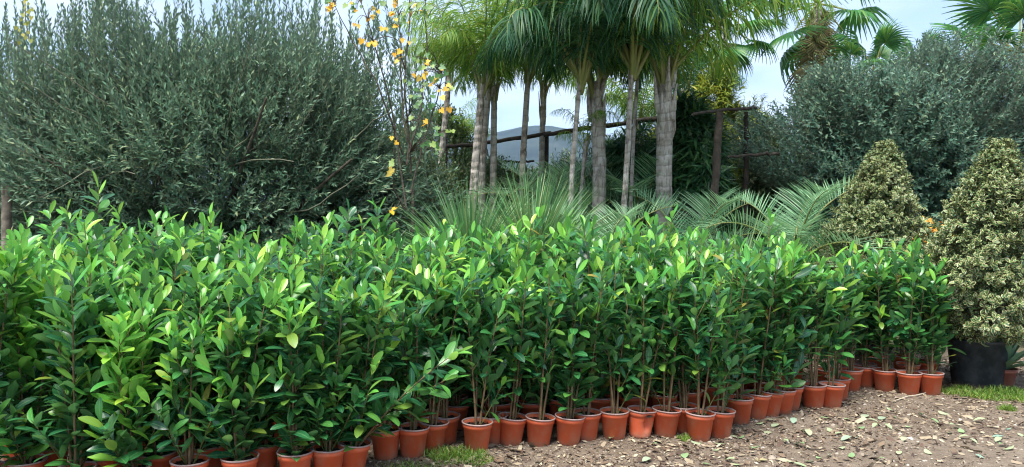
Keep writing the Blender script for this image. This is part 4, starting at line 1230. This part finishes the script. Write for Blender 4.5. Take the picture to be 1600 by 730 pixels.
far_y = thing('yellow_creeper', 'yellow-green leafy strand hanging in the top of the big bush', 'plant', at(40, 60, 7.7))
fo2 = np.array(far_y.location)
obj('stem', mesh('stem', tparts(np.array([at(38, -20, 7.9), at(40, 30, 7.9), at(46, 66, 7.9)]) - fo2, .006, 5), M['twig']), far_y)
for q in range(20):
    p = at(40 + g.normal() * 6, -12 + q * 4, 7.75) - fo2
    obj('leaf', LOB['creeper'][q % 2], far_y, frames(p[None], np.array([[g.normal() * .5, -.3, -1]]), np.array([[g.normal() * .6, -1, .3]]), g.uniform(.04, .06))[0])

# ------------------------------------------------------------------ right edge: agave pot, stake, flowers
ag = on_ground(1580, 609); ag[1] += .11
agr = thing('potted_agave', 'grey-green agave with sword leaves in an old brick-red pot beside the black pot', 'plant', (ag[0], ag[1], float(gh(ag[0], ag[1])) - .002))
k = .118 / .1115
p = obj('pot', mesh('old_pot', [lathe(np.array(pot_prof) * np.array([k, .85]), 36)], M['old_pot']), agr)
obj('rim', mesh('old_rim', [lathe(np.array(rim_prof) * np.array([k, .85]), 36)], M['old_pot']), p)
obj('soil', soil_mesh(.102, .142, 9), agr)
AG = [mesh('agave_leaf', [blade([0, .15, .4, .7, .9, 1], [.06, .075, .085, .055, .02, .002], .55, d_)], M['agave']) for d_ in (.05, .3, .55)] if False else []
for d_ in (.02, .25, .5):
    v, f, u = blade([0, .15, .4, .7, .9, 1], [.06, .075, .085, .055, .02, .002], .55, d_)
    AG.append(mesh('agave_leaf', [(v, f, 0, u)], M['agave']))
for q in range(20):
    a = q * GOLD; el = R(82 - 55 * q / 20)
    d = np.array([[math.cos(a) * math.cos(el), math.sin(a) * math.cos(el), math.sin(el)]])
    obj('blade', AG[min(2, q // 7)], agr, frames(np.array([[0, 0, .14]]) + d * .015, d, np.array([[-math.cos(a), -math.sin(a), 1.0]]), .46 + .16 * g.random())[0])
st = on_ground(1557, 604)
sk = obj('wooden_stake', mesh('wooden_stake', tparts(np.array([[0, 0, -.05], [.004, 0, .1], [.012, .01, .22], [.02, .01, .34]]), [.017, .017, .015, .014], 7, wob=.05), M['wood_grey']))
sk.location = (st[0], st[1] + .16, 0)
tag(sk, 'pale wooden stake upright between the black pot and the agave', 'stake')
st = at(8, 400, 8.0)
sk = obj('wooden_post', mesh('wooden_post', tparts(np.stack([np.linspace(0, .03, 12), np.zeros(12), np.linspace(-.1, at(8, 290, 8.0)[2], 12)], -1), .05, 9, wob=.06), M['wood_grey']))
sk.location = (st[0], st[1], 0)
tag(sk, 'weathered grey post at the end of the big grey-green bush', 'post')
ws = on_ground(1340, 560)
ch = on_ground(1522, 611)
wb = obj('wood_chip', mesh('wood_chip', [(np.array([(x * .045, y * .022, z * .014) for x in (-1, 1) for y in (-1, 1) for z in (-1, 1)]) + np.random.default_rng(3).normal(size=(8, 3)) * .004, np.array([(0, 1, 3, 2), (4, 6, 7, 5), (0, 4, 5, 1), (2, 3, 7, 6), (0, 2, 6, 4), (1, 5, 7, 3)]), 0)], M['wood_grey'], False))
wb.location = (at(1537, 500, b2[1] - .14)[0], b2[1] - .14, .422); wb.rotation_euler = (0, 0, .2)
tag(wb, 'pale chunk of wood lying on the soil of the big black pot', 'wood')
for lab, x, y, Z, n in (('orange flowering plant glimpsed between the two variegated cones', 1442, 360, 9.0, 34), ('yellow flowering plant behind the right-hand variegated cone', 1606, 350, 9.3, 24)):
    c_ = at(x, y + 50, Z); c_[2] = 0
    fl = thing('flowering_plant', lab, 'flowers', c_)
    q3 = at(x, y, Z)
    for q in range(6):
        a = q * GOLD
        obj('stem', mesh('stem', tparts(curve((0, 0, -.02), (.12 * math.cos(a), .12 * math.sin(a), 1), q3[2], 5, (0, 0, 0), g, .03), np.linspace(.009, .004, 5), 5), M['stem_green']), fl)
    P = np.stack([g.normal(size=150) * .2, g.normal(size=150) * .12, g.uniform(.3, q3[2], 150)], -1)
    obj('foliage', mesh('foliage', shoots(P, nrm(g.normal(size=(150, 3)) + np.array([0, 0, .8])), .15, 8, SM, (.04, .07), (30, 70), (0, 0, 0), g, twig=.003), [M['scrub'], M['twig']]), fl, kind='stuff')
    for q in range(n):
        pz = np.array([g.normal() * .16, -.1 + g.normal() * .1, q3[2] + g.normal() * .1])
        pet = []
        for a in np.arange(8) / 8 * 2 * PI:
            d = np.array([[math.cos(a), math.sin(a), .35]])
            v, f, u = inst(SM[0][0], SM[0][1], frames(np.zeros((1, 3)), d, np.array([[0, 0, 1.0]]), .032))
            pet.append((v, f, 0))
        obj('flower', mesh('flower', pet, M['flower']), fl, Matrix.Translation(Vector(pz)) @ Euler((R(50) + g.normal() * .4, g.normal() * .4, 0)).to_matrix().to_4x4())

# ------------------------------------------------------------------ gravel, litter, fallen leaves, grass
g = np.random.default_rng(111)


def scatter(n, x0, x1, y0, y1, dens=None):
    x = g.uniform(x0, x1, n); y = g.uniform(y0, y1, n)
    if dens is not None:
        kk = g.random(n) < dens(x, y); x, y = x[kk], y[kk]
    return x, y


def rand_frames(x, y, z, sc, flat=.35):
    n = len(x)
    d = np.stack([g.normal(size=n), g.normal(size=n), g.normal(size=n) * flat * .5], -1)
    nn = np.stack([g.normal(size=n) * flat, g.normal(size=n) * flat, np.ones(n)], -1)
    return frames(np.stack([x, y, z], -1), d, nn, sc)


octa = np.array([(1, 0, 0), (-.9, .2, 0), (.1, 1, 0), (-.1, -.9, .1), (.1, .1, .55)])
octf = np.array([(0, 2, 4), (2, 1, 4), (1, 3, 4), (3, 0, 4)])


def track(x, y):          # smoother trodden lane to the lower right, rougher by the pots
    return np.clip(1.15 - np.clip((x - 1.0) * .22 + (5.9 - y) * .28, 0, .85), .15, 1)


x, y = scatter(36000, -2.2, 6.2, 4.55, 8.6, track)
sc = np.exp(g.normal(size=len(x)) * .5) * .0072
v, f, _ = inst(octa, octf, rand_frames(x, y, gh(x, y) + sc * .05, sc))
obj('gravel', mesh('gravel', [(v, f, 0)], M['chips'], False), kind='stuff')
lit = np.array([(-.5, -1, .1), (.5, -.9, 0), (.75, 0, .18), (.3, 1, .05), (-.45, .9, .22), (-.8, .1, 0)])
litf = np.array([(0, 1, 2), (0, 2, 5), (5, 2, 4), (2, 3, 4)])
x, y = scatter(38000, -2.2, 6.2, 4.55, 8.6, lambda a, b_: track(a, b_) ** 1.3 * (.45 + .55 * (np.sin(a * 2.1 + 1) * np.sin(b_ * 3 + a) > -.2)))
sc = np.exp(g.normal(size=len(x)) * .5) * .0125
v, f, _ = inst(lit * np.array([.55, 1, 1]), litf, rand_frames(x, y, gh(x, y) + .008, sc, .45))
obj('leaf_litter', mesh('leaf_litter', [(v, f, 0)], M['litter']), kind='stuff')

FALL = []
for fo_, dr in ((.12, .12), (-.25, -.15), (.3, .3)):
    v, f, u = blade(LT, [q * 1.5 for q in LW], fo_, dr, .25)
    v = v - np.array([0, .5, 0]); v[:, 2] -= v[:, 2].min()
    FALL.append(mesh('fallen_leaf', [(v, f, 0, u)], M['fallen']))
G_FALL = 'pale fallen leaves scattered over the gravel'
pix = [(1145, 682), (1125, 694), (1118, 704), (1205, 660), (1200, 677), (1158, 683), (1255, 675), (1263, 681), (1298, 676), (1226, 693), (1250, 699), (1310, 683), (1345, 670), (1367, 666), (1388, 669), (1366, 661), (1398, 651), (1378, 653), (1447, 653), (1440, 650), (1484, 678), (1491, 670), (1505, 685), (1521, 691), (1560, 690), (1566, 697), (1575, 703), (1574, 673), (1560, 684), (1596, 682),
       (1232, 722), (1250, 727), (1190, 721), (1140, 723), (1280, 717), (1296, 714), (1316, 704), (1375, 722), (1405, 711), (1322, 692), (1340, 688), (1412, 691), (1150, 728), (1265, 722), (1104, 728), (955, 690), (1088, 693), (1022, 697), (1186, 664), (1212, 667), (1460, 661), (1475, 648), (1502, 676), (1420, 668), (1352, 650), (1325, 655), (1390, 640), (1530, 662), (1290, 655), (1240, 662), (1180, 700), (1070, 715), (1010, 722), (1330, 715), (1450, 710), (1530, 716)]
for x, y in pix:
    p = on_ground(x, y)
    a = g.uniform(0, 6.28)
    o_ = obj('fallen_leaf', FALL[int(g.integers(3))])
    o_.location = (p[0], p[1], float(gh(p[0], p[1])) + .006)
    o_.rotation_euler = (g.normal() * .08, g.normal() * .08, a)
    s = g.uniform(.055, .105)
    o_.scale = (s, s, s)
    tag(o_, 'pale green fallen leaf lying on the gravel', 'leaf', G_FALL)
p = on_ground(368, 722)
lp = fr[7]
o_ = obj('fallen_leaf', FALL[0]); o_.location = (lp[0] + .01, lp[1] - .06, .19); o_.rotation_euler = (.05, 0, 1.2); o_.scale = (.1, .1, .1)
tag(o_, 'pale lime leaf lying on the soil of a front-row pot', 'leaf')
sp = [on_ground(x, y) for x, y in ((1395, 630), (1418, 622), (1432, 620), (1445, 616), (1452, 613))]
o_ = obj('dry_stick', mesh('dry_stick', tparts(np.array([q + np.array([0, 0, .014 + float(gh(q[0], q[1]))]) for q in sp]), [.004, .006, .006, .005, .003], 6), M['cord']))
tag(o_, 'thin dry pale stick on the gravel before the set-back pots', 'stick')
sp = [on_ground(x, y) for x, y in ((1232, 692), (1250, 700), (1268, 705), (1283, 706))]
o_ = obj('dry_stick', mesh('dry_stick', tparts(np.array([q + np.array([0, 0, .012 + float(gh(q[0], q[1]))]) for q in sp]), [.004, .005, .004, .003], 6), M['wood']))
tag(o_, 'dark twig lying among pale fallen leaves on the gravel', 'stick')


def grass(label_obj, n, ctr, rad_, hl, parent=None):
    a = g.uniform(0, 6.28, n); r_ = np.sqrt(g.random(n)) * (1 + .25 * np.sin(a * 3))
    x = ctr[0] + rad_[0] * r_ * np.cos(a); y = ctr[1] + rad_[1] * r_ * np.sin(a)
    T = blade([0, .35, .7, 1], [.055, .05, .035, .004], .3, .35)
    d = np.stack([g.normal(size=n) * .45, g.normal(size=n) * .45, np.ones(n)], -1)
    nn = np.stack([g.normal(size=n), g.normal(size=n), np.zeros(n) + .2], -1)
    v, f, u = inst(T[0], T[1], frames(np.stack([x, y, gh(x, y) - .003], -1), d, nn, g.uniform(hl[0], hl[1], n) * (1.15 - .5 * r_ / 1.25)))
    return (v, f, 0, u)


parts = [grass('', 800, on_ground(708, 716), (.22, .15), (.03, .085)), grass('', 260, on_ground(640, 732), (.22, .10), (.025, .05)), grass('', 300, on_ground(745, 722), (.12, .09), (.025, .06)),
         grass('', 1300, on_ground(1560, 618), (.42, .17), (.03, .10)), grass('', 900, on_ground(1600, 622), (.3, .18), (.03, .07)), grass('', 250, on_ground(1484, 613), (.10, .07), (.03, .07)), grass('', 200, on_ground(1575, 640), (.07, .05), (.03, .08)), grass('', 160, on_ground(1070, 687), (.05, .04), (.03, .06)),
         grass('', 300, on_ground(1500, 608), (.18, .06), (.03, .07))]
obj('grass', mesh('grass', parts, M['grass']), kind='stuff')
